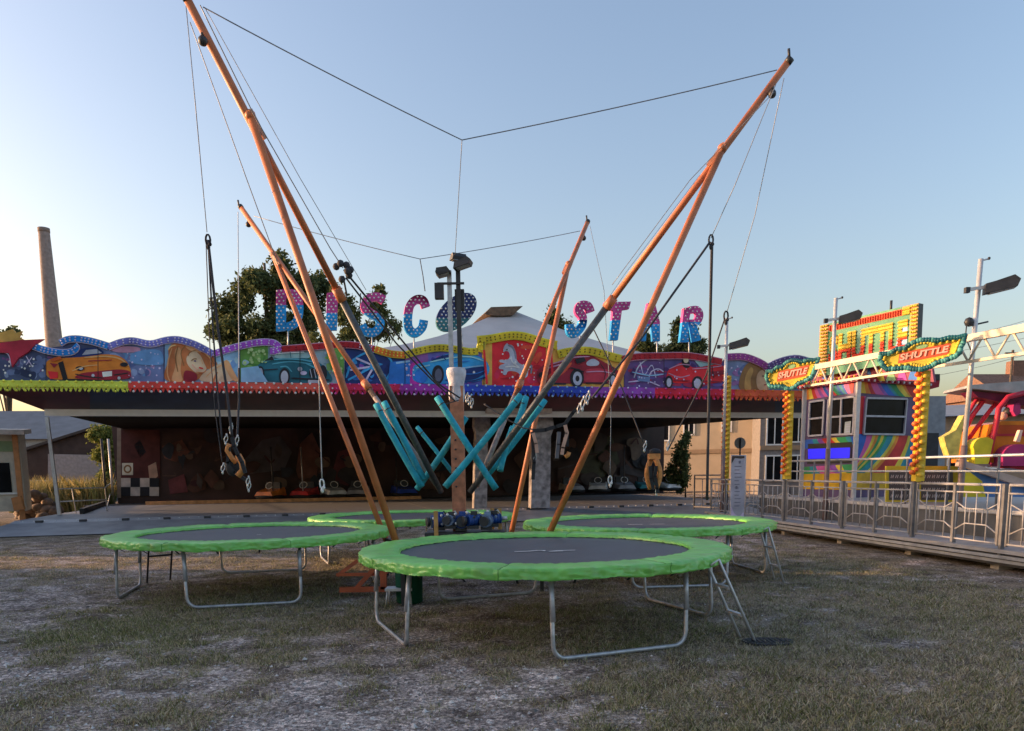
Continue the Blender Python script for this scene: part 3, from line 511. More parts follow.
trim([(60,343),(67,339),(78,338.5),(92,341),(108,346)],P('trimblue',.01,.17,.50)); trim(cut(108,213),P('trimindigo',.13,.13,.40)); trim([(213,354),(235,347),(258,342),(273,342),(280,347),(277,351),(270,351)],P('trimviolet',.28,.06,.40))
trim(cut(281,345)+[(362,346)],P('trimred',.32,.012,.02),P('rosy',.40,.20,.30),bulb=DRED); trim(cut(375,405),P('trimorange',.55,.12,.02),P('gold',.62,.42,.05),bulb=YEL); trim([(360,346),(375,349)],P('trimred',.32,.012,.02)); trim(cut(405,478),P('trimgold',.48,.36,.02),YEL,bulb=P('darkolive',.12,.10,.02))
trim([(477,340),(490,339),(510,335),(525,336),(545,343),(557,345)],P('trimgold',.48,.36,.02),YEL,8.5,bulb=P('darkolive',.12,.10,.02)); trim([(480,352),(482,342)],P('trimgold',.48,.36,.02),YEL,8); trim([(558,354),(570,351),(590,350),(610,356),(622,359)],P('trimgold',.48,.36,.02),YEL,8,bulb=P('darkolive',.12,.10,.02))
trim(cut(622,722),P('trimred',.32,.012,.02),P('rosy',.40,.20,.30),bulb=DRED); trim(cut(727,768),P('trimplum',.22,.03,.18),P('rosy',.40,.20,.30)); trim(cut(768,818),P('trimdark',.09,.05,.17))
# crest at the left end
mb=MB(); mb.prism([fpx(x,y,.12) for x,y in ((-14,341),(0,343),(20,340),(44,339),(36,344),(28,352),(18,358),(12,367),(9,353),(-14,352))],FN*-.1,P('crestred',.30,.02,.04)); mb.prism([fpx(x,y,.05) for x,y in ((-14,336),(2,332),(13,329),(16,333),(22,331),(19,337),(25,340),(0,342),(-14,341))],FN*-.08,P('crestgold',.42,.25,.06)); mb.build('crest',fascia)
# lit rim strip
segs=[(-16,128,P('lime',.42,.47,.06),YEL),(128,245,P('rimred',.60,.05,.04),WHT),(245,330,P('rimcoral',.60,.08,.06),WHT),(330,400,P('rimcrimson',.40,.015,.06),PINK),(400,448,P('rimmagenta',.26,.03,.28),LAV),(448,590,P('rimblue',.02,.05,.34),LB),(590,655,P('rimviolet',.22,.05,.32),LAV),(655,735,P('rimscarlet',.50,.015,.04),PINK),(735,819,P('rimorange',.58,.08,.03),ORA)]
for x0,x1,m,bm in segs:
    mb=MB(); pts=[fpx(x0,sy(x0)-4,.30),fpx(x1,sy(x1)-4,.30),fpx(x1,sy(x1)+2.5,.30),fpx(x0,sy(x0)+2.5,.30)]; mb.prism(pts,FN*-.36,m)
    k=x0
    while k<x1-2:
        mb.prism([fpx(k,sy(k)+2.5,.27),fpx(k+4.4,sy(k)+2.5,.27),fpx(k+2.2,sy(k)+6.8,.27)],FN*-.05,m); k+=4.7
    k=x0+2
    while k<x1: mb.ball(fpx(k,sy(k)-3.4,.31),.038,bm,6); mb.ball(fpx(k+3.5,sy(k)+6,.29),.036,bm,6); mb.ball(fpx(k+4.5,sy(k)+1,.31),.03,bm,5); k+=9
    mb.build('rim_light_strip',hall)
# soffit under the rim, sloping back to the white beam
T_B=1.7
ZB0=fpx(60,411,-T_B).z; ZB1=fpx(690,413.5,-T_B).z
def beam_z(u): return ZB0+(ZB1-ZB0)*(u-u_of(fpx(60,411,-T_B)))/(u_of(fpx(690,413,-T_B))-u_of(fpx(60,411,-T_B)))
UL=u_of(fpx(46,411,-T_B)); UR=u_of(fpx(822,415,-T_B)); ZR=fpx(400,389).z
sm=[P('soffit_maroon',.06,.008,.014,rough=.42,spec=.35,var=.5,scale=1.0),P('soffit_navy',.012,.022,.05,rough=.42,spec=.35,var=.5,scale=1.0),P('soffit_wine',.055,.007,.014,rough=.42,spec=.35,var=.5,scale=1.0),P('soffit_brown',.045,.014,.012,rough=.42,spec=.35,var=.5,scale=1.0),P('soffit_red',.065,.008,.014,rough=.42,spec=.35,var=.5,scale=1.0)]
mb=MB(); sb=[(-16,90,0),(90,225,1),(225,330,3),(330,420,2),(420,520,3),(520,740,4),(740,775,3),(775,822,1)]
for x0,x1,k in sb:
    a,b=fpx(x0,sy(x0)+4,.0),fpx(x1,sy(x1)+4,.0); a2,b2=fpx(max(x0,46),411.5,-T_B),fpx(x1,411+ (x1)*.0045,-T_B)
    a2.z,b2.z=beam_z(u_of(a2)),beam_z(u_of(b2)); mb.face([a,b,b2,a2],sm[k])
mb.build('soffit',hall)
mb=MB(); p,q=FP.at(UL,-T_B,beam_z(UL)-.05),FP.at(UR,-T_B,beam_z(UR)-.05); mb.bar(p+FN*.08,q+FN*.08,.14,.21,mat('beam_white',(.86,.86,.86),rough=.4,var=.05)); mb.build('beam',hall)
M_deck=mat('grey_deck_plate',(.25,.265,.31),rough=.55,var=.2,scale=3,bump=.1)
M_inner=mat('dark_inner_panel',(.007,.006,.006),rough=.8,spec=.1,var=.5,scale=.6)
ZD=.35; DU0=u_of(atZ(33,518,ZD)); DU1=u_of(fpx(735,503,-T_DECK))
mb=MB()
for a in range(8):
    ua,ub=lerp(DU0,DU1+1,a/8),lerp(DU0,DU1+1,(a+1)/8); mb.box(FP.at((ua+ub)/2,-(T_DECK+T_WALL)/2,ZD-.09),(ub-ua-.012,T_WALL-T_DECK,.18),M_deck,(FD,FN,Zv))
mb.build('deck',hall)
mb=MB(); mb.box(FP.at((DU0+DU1)/2,-T_DECK-.3,.09),(DU1-DU0,.5,.16),M_black,(FD,FN,Zv)); mb.build('deck_base',hall)
# edge ramp with bolts and brackets
mb=MB(); A0,A1=FP.at(DU0,-T_DECK+.01,ZD+.005),FP.at(DU1,-T_DECK+.01,ZD+.005); K0,K1=FP.at(DU0,-T_DECK+.5,ZD-.06),FP.at(DU1,-T_DECK+.5,ZD-.06); B0,B1=FP.at(DU0-.8,-T_DECK+2.5,.03),FP.at(DU1,-T_DECK+2.5,.03)
M_ramp=mat('ramp_plate',(.40,.42,.47),rough=.5,var=.16,scale=4); M_ramp2=mat('ramp_apron',(.27,.28,.31),rough=.6,var=.2,scale=2)
mb.face([A0,K0,K1,A1],M_ramp); mb.face([K0,B0,B1,K1],M_ramp2); mb.face([B0,B0-Zv*.05,B1-Zv*.05,B1],M_black); mb.face([A0,A0-Zv*.34,B0-Zv*.05,B0,K0],M_black)
uu=DU0+.3
while uu<DU1: mb.ball(FP.at(uu,-T_DECK+.27,ZD-.02),.022,M_white,5); uu+=.30
uu=DU0+.8
while uu<DU1: mb.box(FP.at(uu,-T_DECK+.42,ZD-.03),(.20,.12,.09),M_dark,(FD,FN,Zv)); uu+=1.22
mb.build('edge_ramp',hall)
# ceiling, back wall, posts
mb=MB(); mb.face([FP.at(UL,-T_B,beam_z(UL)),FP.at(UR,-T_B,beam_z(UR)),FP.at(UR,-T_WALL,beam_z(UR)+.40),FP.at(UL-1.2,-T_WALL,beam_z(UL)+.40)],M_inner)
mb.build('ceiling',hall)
BW=Plane(FP.at(0,-T_WALL+.1,0),FD)
def bpx(x,y,off=0): return BW.hit(x,y,off)
WU0=u_of(bpx(116,480)); WU1=u_of(bpx(664,480))
mb=MB(); mb.box(FP.at((WU0+WU1)/2,-T_WALL,2.4),(WU1-WU0,.12,4.1),mat('mural_wall',(.060,.027,.022),rough=.6,var=.8,scale=.45),(FD,FN,Zv)); wall=mb.build('back_wall',hall)
def wall_art(name, items):
    mb=MB()
    for i,(pts,m) in enumerate(items): mb.poly([bpx(x,y,.005+.004*i) for x,y in pts],m)
    return mb.build(name,wall)
TANW=P('walltan',.22,.16,.12); DM=P('wallmaroon',.075,.02,.018)
wall_art('chequered_panel',[([(117,428),(121,428),(121,498),(117,498)],TANW),([(121,430),(160,430),(160,478),(121,478)],DM),([(122,463),(133,463),(133,475),(122,475)],P('cream',.55,.48,.38)),(ell(127.6,469,4,4.2),BRN),(ell(127.6,469,2.4,2.6),P('cream',.55,.48,.38))]
 +[([(121+q*9.5,478+r*9),(130.5+q*9.5,478+r*9),(130.5+q*9.5,487+r*9),(121+q*9.5,487+r*9)],P('cream2',.40,.34,.30) if (q+r)%2==0 else BLK) for q in range(4) for r in range(2)])
wall_art('figure_mural',[([(128,436),(142,430),(156,440),(160,456),(154,470),(146,462),(138,446)],P('muralflesh',.30,.15,.10)),([(134,445),(140,440),(146,452),(140,458)],BLK),([(148,466),(156,462),(158,476),(150,484)],P('muralflesh2',.36,.22,.16)),([(162,446),(182,440),(190,452),(176,462),(164,458)],P('muralbrown',.13,.055,.04)),([(168,480),(184,474),(188,492),(170,494)],P('muralwine',.14,.04,.045))])
mur=[]
mc=[P('mural%d'%i,*[q*.55 for q in c]) for i,c in enumerate(((.16,.07,.05),(.10,.05,.04),(.20,.11,.08),(.06,.05,.055),(.13,.10,.09),(.09,.03,.035),(.22,.15,.11),(.05,.055,.07)))]
for i in range(95):
    x=random.uniform(166,655); y=random.uniform(436,486); rx,ry=random.uniform(3,13),random.uniform(3,12); ph=random.uniform(0,6.28)
    mur.append((chaikin([(x+rx*random.uniform(.4,1.3)*math.cos(ph+a),y+ry*random.uniform(.4,1.3)*math.sin(ph+a)) for a in np.linspace(0,2*PI,9)[:-1]]),random.choice(mc)))
for i in range(40):
    x=random.uniform(166,655); y=random.uniform(440,482); mur.append((chaikin(stroke([(x,y),(x+random.uniform(-8,8),y+random.uniform(-8,8)),(x+random.uniform(-14,14),y+random.uniform(-10,10))],random.uniform(.8,2))),random.choice(mc)))
mb=MB()
for i,(pts,m) in enumerate(mur): mb.poly([bpx(x,y,.05+.003*i) for x,y in pts],m)
tag(mb.build('swirl_mural',wall),kind='stuff')
wall_art('car_mural',[([(244,460),(262,440),(280,436),(292,452),(284,470),(250,474)],P('muralgrey',.075,.065,.07)),([(296,470),(300,444),(312,432),(320,450),(316,480),(300,484)],P('muralbrown',.13,.055,.04)),([(330,480),(338,452),(350,448),(356,470),(348,486)],P('muralwine',.14,.04,.045)),([(574,470),(590,440),(612,436),(620,462),(600,480)],P('muralolive',.075,.075,.045)),([(620,472),(640,446),(654,452),(650,480)],P('muralgrey',.075,.065,.07))])
POSTS=[(52,None),]
mb=MB(); 
for px,yb in ((58,515),):
    pass
pb_=atZ(59.5,515,ZD); mb.bar(pb_,Vector((pb_.x-.12,pb_.y,beam_z(UL)+.14)),.11,.11,M_alu,up=FD); mb.build('post',hall)
for xx in (106,113):
    mb=MB(); p=bpx(xx,495); p.z=ZD; mb.tube(p,p+Zv*3.2,.06,M_dark if xx==106 else M_alu); mb.build('post',hall)
for xx in (273,303,397,624,680):
    mb=MB(); p=FP.hit(xx,490,-T_WALL+2.0); p.z=ZD; mb.tube(p,Vector((p.x,p.y,beam_z(0)-.6)),.03,M_dark if xx!=303 else M_steel,6); mb.build('post',hall)
# entrance pillars with marbled panels and a lintel
M_marb=mat('marbled_panel',(.30,.27,.27),rough=.5,var=.55,scale=5)
for x0,x1 in ((474,491),(531,554)):
    mb=MB(); pz=atZ((x0+x1)/2,508,ZD); pl=Plane(pz,FD); f=lambda x,y,pl=pl: pl.hit(x,y)
    outl=[(x0,509),(x0+2,432),(x0,426),(x0+1,414),((x0+x1)/2-2,410),(x1-5,411),(x1-1,418),(x1,428),(x1-3,436),(x1-4,509)]
    pts=[f(*q) for q in outl]
    for q in (pts[0],pts[-1]): q.z=ZD
    mb.prism(pts,-pl.N*.35,M_marb); mb.build('pillar',hall)
mb=MB(); a,b=FP.hit(486,409,-T_B+.3),FP.hit(551,409,-T_B+.3); b.z=a.z; mb.bar(a,b,.25,.26,mat('pale_lintel',(.55,.47,.43),rough=.6)); mb.build('lintel',hall)
# track kerb: orange board
mb=MB(); a,b=atZ(146,505,ZD),atZ(441,503,ZD); b=FP.at(u_of(b),-(FP.P-a).dot(FN)-0 if False else (a-FP.P).dot(FN),0); mb.bar(Vector((a.x,a.y,ZD+.08)),Vector((b.x,b.y,ZD+.08)),.2,.16,M_wood); mb.build('kerb_board',hall)
tk=-(a-FP.P).dot(FN)
mb=MB(); mb.box(FP.at((WU0+WU1+4)/2,-(tk+T_WALL)/2,ZD+.008),(WU1-WU0+6,T_WALL-tk-.2,.012),mat('track_plate',(.035,.035,.04),rough=.45,var=.4,scale=1.5),(FD,FN,Zv)); mb.build('track_floor',hall)
# left side kerb and handrail
M_wrail=M_alu
mb=MB(); h0=atZ(59,514,ZD); h1=atZ(107,511,ZD); hb=atZ(114,497,ZD+.1)
r=.022; zt=h0.z+.92
mb.path([h0,h0+Zv*.92,h1+Zv*.92,h1],r,M_wrail); mb.path([h0+Zv*.45,h1+Zv*.45],r,M_wrail); mb.path([h1+Zv*.92,hb+Zv*.95,hb],r,M_wrail); mb.path([h1+Zv*.1,hb+Zv*.9],r*.8,M_wrail); mb.path([h0.lerp(h1,.3)+Zv*.92,h0.lerp(h1,.34)],r*.8,M_wrail); mb.build('handrail',hall)
mb=MB(); a,b=atZ(82,514,ZD),atZ(127,497,ZD); mb.bar(a+Zv*.1,b+Zv*.1,.14,.2,M_black); mb.build('side_kerb',hall)
# roof: flat deck behind the fascia and a tent over the middle
mb=MB(); zf=fpx(300,360).z
mb.face([FP.at(UL-1,-.3,zf-.5),FP.at(UR,-.3,zf-.5),FP.at(UR,-T_WALL-.5,zf-.1),FP.at(UL-1,-T_WALL-.5,zf-.1)],M_roofg)
M_tent=mat('grey_tent_cloth',(.50,.47,.46),rough=.8,var=.10,scale=1.2,bump=.25,bscale=2)
rf=mb.build('roof',hall)
mb=MB(); UTl,UTr=u_of(fpx(352,352,-1.2)),u_of(fpx(712,372,-1.2)); pk=FP.hit(507,313,-8.5); ring=[]
eav=[FP.at(lerp(UTl,UTr,i/6),-1.0,fpx(lerp(352,712,i/6),lerp(352,366,i/6),-1.0).z) for i in range(7)]+[FP.at(UTr,-7,zf),FP.at(UTr,-15.5,zf)]+[FP.at(lerp(UTr,UTl,i/4),-15.5,zf) for i in range(1,4)]+[FP.at(UTl,-15.5,zf),FP.at(UTl,-7,zf)]
NV=8; VV=[];FF=[]
for j,e in enumerate(eav):
    for i in range(NV+1):
        t=i/NV; q=e.lerp(pk+Vector(((e-pk).normalized().x*.5,(e-pk).normalized().y*.5,0)),t); q.z-=.28*math.sin(PI*t)*(1 if j<7 else .5); VV.append(q)
n_=len(eav)
for j in range(n_):
    for i in range(NV): FF.append((j*(NV+1)+i,((j+1)%n_)*(NV+1)+i,((j+1)%n_)*(NV+1)+i+1,j*(NV+1)+i+1))
mb.raw(VV,FF,M_tent,False); mb.build('tent',rf)
mb=MB(); k8=36/CF; a=FP.hit(496,313,-8.5); 
mb.prism([FP.hit(x,y,-7.2) for x,y in ((484,314),(491,307),(523,306),(513,315),(498,316))],-FN*2.6,mat('vent_wood',(.16,.10,.06),rough=.8,var=.4)); mb.build('vent',rf)
# ---- letters standing on the fascia
LP=.30
def lpx(x,y,o=0): return FP.hit(x,y,-LP+o)
LPK=P('letterpink',.42,.05,.21); LBL=P('letterblue',.012,.22,.52); LWH=P('letterwhite',.82,.82,.85)
def clipy(poly, yc, keep_top):
    out=[]; n_=len(poly)
    for i in range(n_):
        a,b=poly[i],poly[(i+1)%n_]; ia=(a[1]<=yc) if keep_top else (a[1]>=yc); ib=(b[1]<=yc) if keep_top else (b[1]>=yc)
        if ia: out.append(a)
        if ia!=ib: t=(yc-a[1])/(b[1]-a[1]); out.append((a[0]+(b[0]-a[0])*t,yc))
    return out
def inpoly(p,poly):
    c=False; n_=len(poly)
    for i in range(n_):
        a,b=poly[i],poly[i-1]
        if (a[1]>p[1])!=(b[1]>p[1]) and p[0]<(b[0]-a[0])*(p[1]-a[1])/(b[1]-a[1])+a[0]: c=not c
    return c
def spline(pts,k=5):
    out=[]; P_=[pts[0]]+list(pts)+[pts[-1]]
    for i in range(1,len(P_)-2):
        a,b,c,d=P_[i-1],P_[i],P_[i+1],P_[i+2]
        for j in range(k):
            t=j/k; out.append(tuple(.5*(2*b[q]+(c[q]-a[q])*t+(2*a[q]-5*b[q]+4*c[q]-d[q])*t*t+(3*b[q]-a[q]-3*c[q]+d[q])*t**3) for q in (0,1)))
    return out+[pts[-1]]
def letter(polys, ysplit, legs, mt=LPK, mbm=LBL, lab=None):
    mb=MB(); off=-FN*.16
    for poly in polys:
        for top,m in ((True,mt),(False,mbm)):
            q=clipy(poly,ysplit,top)
            if len(q)>2: mb.prism([lpx(x,y) for x,y in q],off,m)
        for i in range(400):
            xs_=[a for a,_ in poly]; ys_=[b for _,b in poly]
        step=4.2; yy=min(ys_)+2; r=0
        while yy<max(ys_):
            xx=min(xs_)+1.2+(r%2)*step/2
            while xx<max(xs_):
                if inpoly((xx,yy),poly) and all(inpoly((xx+dx,yy+dy),poly) for dx,dy in ((.8,0),(-.8,0),(0,.8),(0,-.8))): mb.ball(lpx(xx+random.uniform(-.3,.3),yy+random.uniform(-.3,.3),.01),.029,LWH,6)
                xx+=step
            yy+=step*.8; r+=1
    o=mb.build('letter',hall)
    for x,y0,y1 in legs:
        mb=MB(); mb.tube(lpx(x,y0,-.2),lpx(x,y1,-.2),.025,M_alu,6); mb.build('letter_post',o)
    return o
def strokes(pts,wd): return stroke(pts,wd)
letter([[(276,290),(286,289),(286,330),(276,331)],stroke(spline([(286,293),(295,294),(299,302),(299,313),(295,323),(286,327)]),8)],305,[(288,330,350)])
letter([[(327,293),(338,291),(337,330),(326,330)]],313,[(331,330,348)])
letter([stroke(spline([(384,300),(377,296.5),(368,299),(365,307),(371,313),(379,318),(380,326),(374,332),(366,331),(362,325)]),8.5)],313,[(372,335,352)])
letter([stroke(spline([(426,307),(423,300),(416,299.5),(410,306),(408,318),(409,328),(415,333),(422,328),(424,320)]),8.5)],314,[(414,337,352)],)
ov=[]
for i in range(28):
    t=2*PI*i/28; a,b_=24*math.cos(t),14.5*math.sin(t); ang=math.radians(-42); ov.append((456.5+a*math.cos(ang)-b_*math.sin(ang),312+a*math.sin(ang)+b_*math.cos(ang)))
letter([ov],318,[(462,334,350)],P('letterdark',.02,.03,.10),P('letterteal',.03,.13,.16))
letter([stroke(spline([(591,312),(588,305.5),(581,305),(579,311),(583,317),(582,326),(576,333),(571,332),(570,324)]),8)],320,[(580,336,352)])
letter([[(605,302),(631,301.5),(629,309),(622,310),(618,340),(610,340),(613,310),(604,310)]],320,[(613,340,358)])
letter([[(648,303),(655,303),(660,322),(660,341),(653,341),(652,326),(647,326),(646,341),(640,340)]],324,[(657,341,357)])
letter([[(686,308),(693,307),(692,343),(683,343)] and [(684,308),(692,307),(688,325),(689,342),(680,342)],stroke(spline([(690,310),(697,309.5),(700,315),(697,322),(690,323)]),7),[(690,322),(696,323),(701,340),(693,342)]],322,[(689,342,356)])
# bumper cars parked along the back
def bumper_car(col, name='bumper_car'):
    t=thing('bumper_car',(0,0,0),'','bumper car','bumper cars parked along the back wall of the hall')
    mb=MB(); prof=[(.0,.12),(.62,.12),(.70,.16),(.72,.24),(.70,.30),(.60,.32)]
    mb.lathe(prof,M_black,20); ob=mb.build('bumper',t)
    mb=MB(); pts=[(-.55,-.60,.3),(.55,-.60,.3),(.58,.55,.3),(-.58,.55,.3)]; 
    V=[(-.52,-.60,.3),(.52,-.60,.3),(.56,.60,.3),(-.56,.60,.3),(-.40,-.55,.50),(.40,-.55,.50),(.50,-.05,.58),(-.50,-.05,.58),(.50,.55,.70),(-.50,.55,.70)]
    mb.raw(V,[(0,1,5,4),(4,5,6,7),(7,6,8,9),(1,2,8,6,5),(3,0,4,7,9),(2,3,9,8)],col); mb.build('body',t)
    mb=MB(); mb.box((0,.35,.78),(.8,.14,.36),M_dark); mb.build('seat',t)
    mb=MB(); mb.path([(.2*math.cos(a),-.05+.08*math.sin(a),.80+.16*math.sin(a)) for a in np.linspace(0,2*PI,13)],.02,M_white,5); mb.build('steering_wheel',t)
    return t
bc={}
BCOL=[('red',(.35,.03,.03)),('orange',(.5,.15,.03)),('grey',(.22,.22,.24)),('teal',(.03,.18,.2)),('white',(.5,.5,.5)),('blue',(.03,.06,.28))]
BL=[(270,1,'orange bumper car parked leftmost by the dark back wall'),(304,0,'red bumper car parked second from left by the back wall'),(334,4,'white bumper car parked between the red one and the grey one'),(358,2,'grey bumper car partly behind the orange struts'),(404,5,'blue bumper car partly behind the teal foam tubes'),(572,2,'grey bumper car right of the marbled entrance pillars'),(598,4,'white bumper car behind the long right strut'),(624,2,'grey bumper car left of the hanging orange harness'),(646,3,'teal bumper car behind the hanging orange harness'),(668,4,'white bumper car parked rightmost near the hall opening')]
for px,ci,lab in BL:
    p=FP.hit(px,488,-T_WALL+1.6); nm=BCOL[ci][0]
    if ci not in bc: t=bumper_car(P('bcar_'+nm,*BCOL[ci][1],rough=.2)); bc[ci]=t; t['label']=lab; t.location=(p.x,p.y,ZD); t.rotation_euler=(0,0,math.radians(10+random.uniform(-30,30)))
    else: dup(bc[ci],(p.x,p.y,ZD),math.radians(15+random.uniform(-30,30)),lab)

# ------------------------------------------------------------------ trampolines
M_pad=mat('green_pad_vinyl',(.185,.56,.10),rough=.38,var=.16,scale=3,bump=.25,bscale=14,spec=.7,wear=(.22,.38,.10),wamt=.55,wscale=5)
M_mat=mat('trampoline_mat',(.078,.080,.092),rough=.5,var=.12,scale=3,bump=.1,bscale=300,spec=.55)
M_mat2=mat('worn_trampoline_mat',(.085,.076,.082),rough=.52,var=.2,scale=3,bump=.1,bscale=300,spec=.5)
TR=2.0; TH=.845
def trampoline(seed, legrot, matm, logo, label, loc, rz=0):
    t=thing('trampoline',loc,label,'trampoline','round green trampolines around the bungee mast'); L=Vector(loc); rnd=random.Random(seed)
    mb=MB(); mb.lathe([(1.61,.800),(1.2,.79),(.8,.783),(.4,.777),(.002,.775)],matm,72,L); bed=mb.build('jumping_mat',t)
    mb=MB()
    for k in range(84):
        a=2*PI*k/84; c,s=math.cos(a),math.sin(a); mb.tube(L+Vector((1.60*c,1.60*s,.785)),L+Vector((1.84*c,1.84*s,.785)),.011,M_steel,5)
    mb.build('springs',t)
    ph=[rnd.uniform(0,6.28) for _ in range(8)]
    def fn(a,th,r,z):
        seam=(th/(2*PI)*8+.3)%1; sd=min(seam,1-seam)
        w1=.5*math.sin(9*th+ph[0])+.5*math.sin(17*th+ph[1]); w2=math.sin(41*th+ph[2])*.5+math.sin(67*th+ph[3])*.5+.5*math.sin(113*th+ph[4])
        puff=-.018*math.exp(-(sd/.03)**2); w3=noise.noise((14*math.cos(th)+seed,14*math.sin(th),a*.9))+.6*noise.noise((38*math.cos(th),38*math.sin(th)+seed,a*1.7))
        if a<=2: r+=.012*w1+.010*math.sin(5*th+ph[5]); z+=.004*w2+puff*.4-(.0 if a else 0)
        elif a<=6: z+=.004*w1+.002*w2+.007*w3+puff; r+=.006*w3
        else: r+=.006*w2+.006*w1+.020*w3+.012*noise.noise((90*math.cos(th),90*math.sin(th)+seed,a*2.6)); z+=.007*w1-.004*math.sin(29*th+ph[6])+.012*w3
        return r,z
    prof=[(1.575,.806),(1.578,.830),(1.592,.842),(1.68,.851),(1.82,.855),(1.93,.853),(1.982,.846),(2.0,.836),(2.005,.818),(2.004,.800),(2.008,.784),(2.004,.768),(2.006,.754),(1.998,.744)]
    mb=MB(); mb.lathe(prof,M_pad,640,L,True,fn)
    for k in range(8):
        th=(k-.3)*PI/4; pts=[]
        for a,(r,z) in enumerate(prof): r,z=fn(a,th,r,z); pts.append(L+Vector(((r+.002)*math.cos(th),(r+.002)*math.sin(th),z+.002)))
        mb.path(pts,.003,mat('pad_seam',(.07,.24,.045),rough=.6),5)
    for k in range(24):
        th=2*PI*k/24+.1; mb.bar(L+Vector((1.99*math.cos(th),1.99*math.sin(th),.775)),L+Vector((1.87*math.cos(th),1.87*math.sin(th),.70)),.02,.006,M_black,up=(0,0,1))
    mb.build('safety_pad',t)
    mb=MB(); mb.path([L+Vector((1.86*math.cos(a),1.86*math.sin(a),.78)) for a in np.linspace(0,2*PI,49)],.025,M_steel,8,False); mb.build('frame_ring',t)
    for k in range(4):
        a=legrot+k*PI/2; d=Vector((math.cos(a),math.sin(a),0)); e=Vector((-d.y,d.x,0)); h=.70; ro=1.74; rt=1.70
        lean=rnd.uniform(-.02,.02); q=lambda s,r_,z: L+d*r_+e*(s+lean*(1-z))+Vector((0,0,z))
        pts=[q(-h,rt,.79),q(-h+.01,ro,.17)]
        for i in range(1,6): b=PI/2*i/5; pts.append(q(-h+.13-.13*math.cos(b)+.01,ro,.155-.13*math.sin(b)))
        pts+= [q(h-x-.01,p_ro,z) for x,p_ro,z in [(.13-.13*math.cos(PI/2*i/5),ro,.155-.13*math.sin(PI/2*i/5)) for i in range(5,0,-1)]]
        pts+=[q(h-.01,ro,.17),q(h,rt,.79)]
        mb=MB(); mb.path(pts,.021,M_steel,8); 
        for s in (-1,1): mb.tube(q(s*(h-.005),lerp(rt,ro,.05),.70),q(s*(h-.01),ro,.36),.025,M_steel,8)
        mb.build('leg',t)
    if logo:
        mb=MB(); z=.783
        for pts in logo: 
            o=stroke(pts,.035); mb.poly([L+Vector((x,y,z+.004)) for x,y in o],M_white)
        mb.build('logo',bed)
    t.rotation_euler=(0,0,rz); return t
LOGO=[[(-.32,-.03),(-.16,.00),(-.06,.07),(.02,.06),(.0,.0)],[(.06,-.05),(.16,.02),(.36,.05)],[(.08,-.05),(.22,-.03)]]
LOGO2=[[(-.30,0),(-.06,0)],[(.06,.02),(.30,.02)]]
C_F=Vector((.35,8.30,0)); C_L=Vector((-3.83,11.15,0)); C_R=Vector((2.20,12.26,0)); C_B=Vector((-1.95,14.95,0))
trampoline(1,math.radians(-68),M_mat,LOGO,'nearest green trampoline with white scribble logo and a ladder over a dark rubber mat',C_F)
trampoline(2,math.radians(-76),M_mat,[[(.05,0),(.11,.02)]],'green trampoline at the left beside the two orange struts',C_L)
trampoline(3,math.radians(-84),M_mat2,LOGO2,'green trampoline at the right in front of the white notice board',C_R)
trampoline(4,math.radians(-70),M_mat2,None,'farthest green trampoline, behind the blue winches beside the hall deck',C_B)
def ladder(label, top, foot, wd, m, rungs):
    top,foot=Vector(top),Vector(foot); t=thing('trampoline_ladder',foot,label,'ladder','short metal ladders hooked on the trampolines'); d=(foot-top); e=Vector((-d.y,d.x,0)).normalized()*(wd/2)
    for s in (-1,1): mb=MB(); hk=top+e*s; mb.path([hk+Vector((-d.x,-d.y,0)).normalized()*.08+Vector((0,0,-.03)),hk+Vector((0,0,.02)),foot+e*s],.015,m,7); mb.build('rail',t)
    for f in rungs: mb=MB(); c=top+d*f; mb.bar(c-e,c+e,.045,.025,m); mb.build('rung',t)
    return t
ladder('grey metal ladder on the nearest trampoline, its feet on a dark mat',(1.90,7.12,.80),(2.30,7.22,0),.28,M_alu,(.32,.66))
ladder('grey metal ladder at the right end of the right trampoline',(3.70,11.02,.80),(3.97,11.06,0),.28,M_alu,(.36,.70))
ladder('black ladder at the far left side of the left trampoline',(*(C_L+Vector((-1.62,.55,0))).xy,.78),(*(C_L+Vector((-1.80,.72,0))).xy,0),.36,M_dark,(.45,.06))
mb=MB(); c=atZ(768,643,.0); R_=[]
for i in range(22):
    a=2*PI*i/22; R_.append((c.x+.24*math.cos(a)*(1+.06*math.sin(3*a)),c.y+.17*math.sin(a)*(1+.08*math.cos(2*a)),.022))
mb.prism(R_,(0,0,-.02),mat('dark_mat',(.03,.032,.036),rough=.8,bump=.6,bscale=60)); 
for i in range(9): x=c.x-.18+i*.045; mb.box((x,c.y,.024),(.018,.22-abs(i-4)*.028,.008),M_black)
tag(mb.build('rubber_mat',loc=c),'dark ribbed rubber mat lying at the foot of the front ladder','mat')

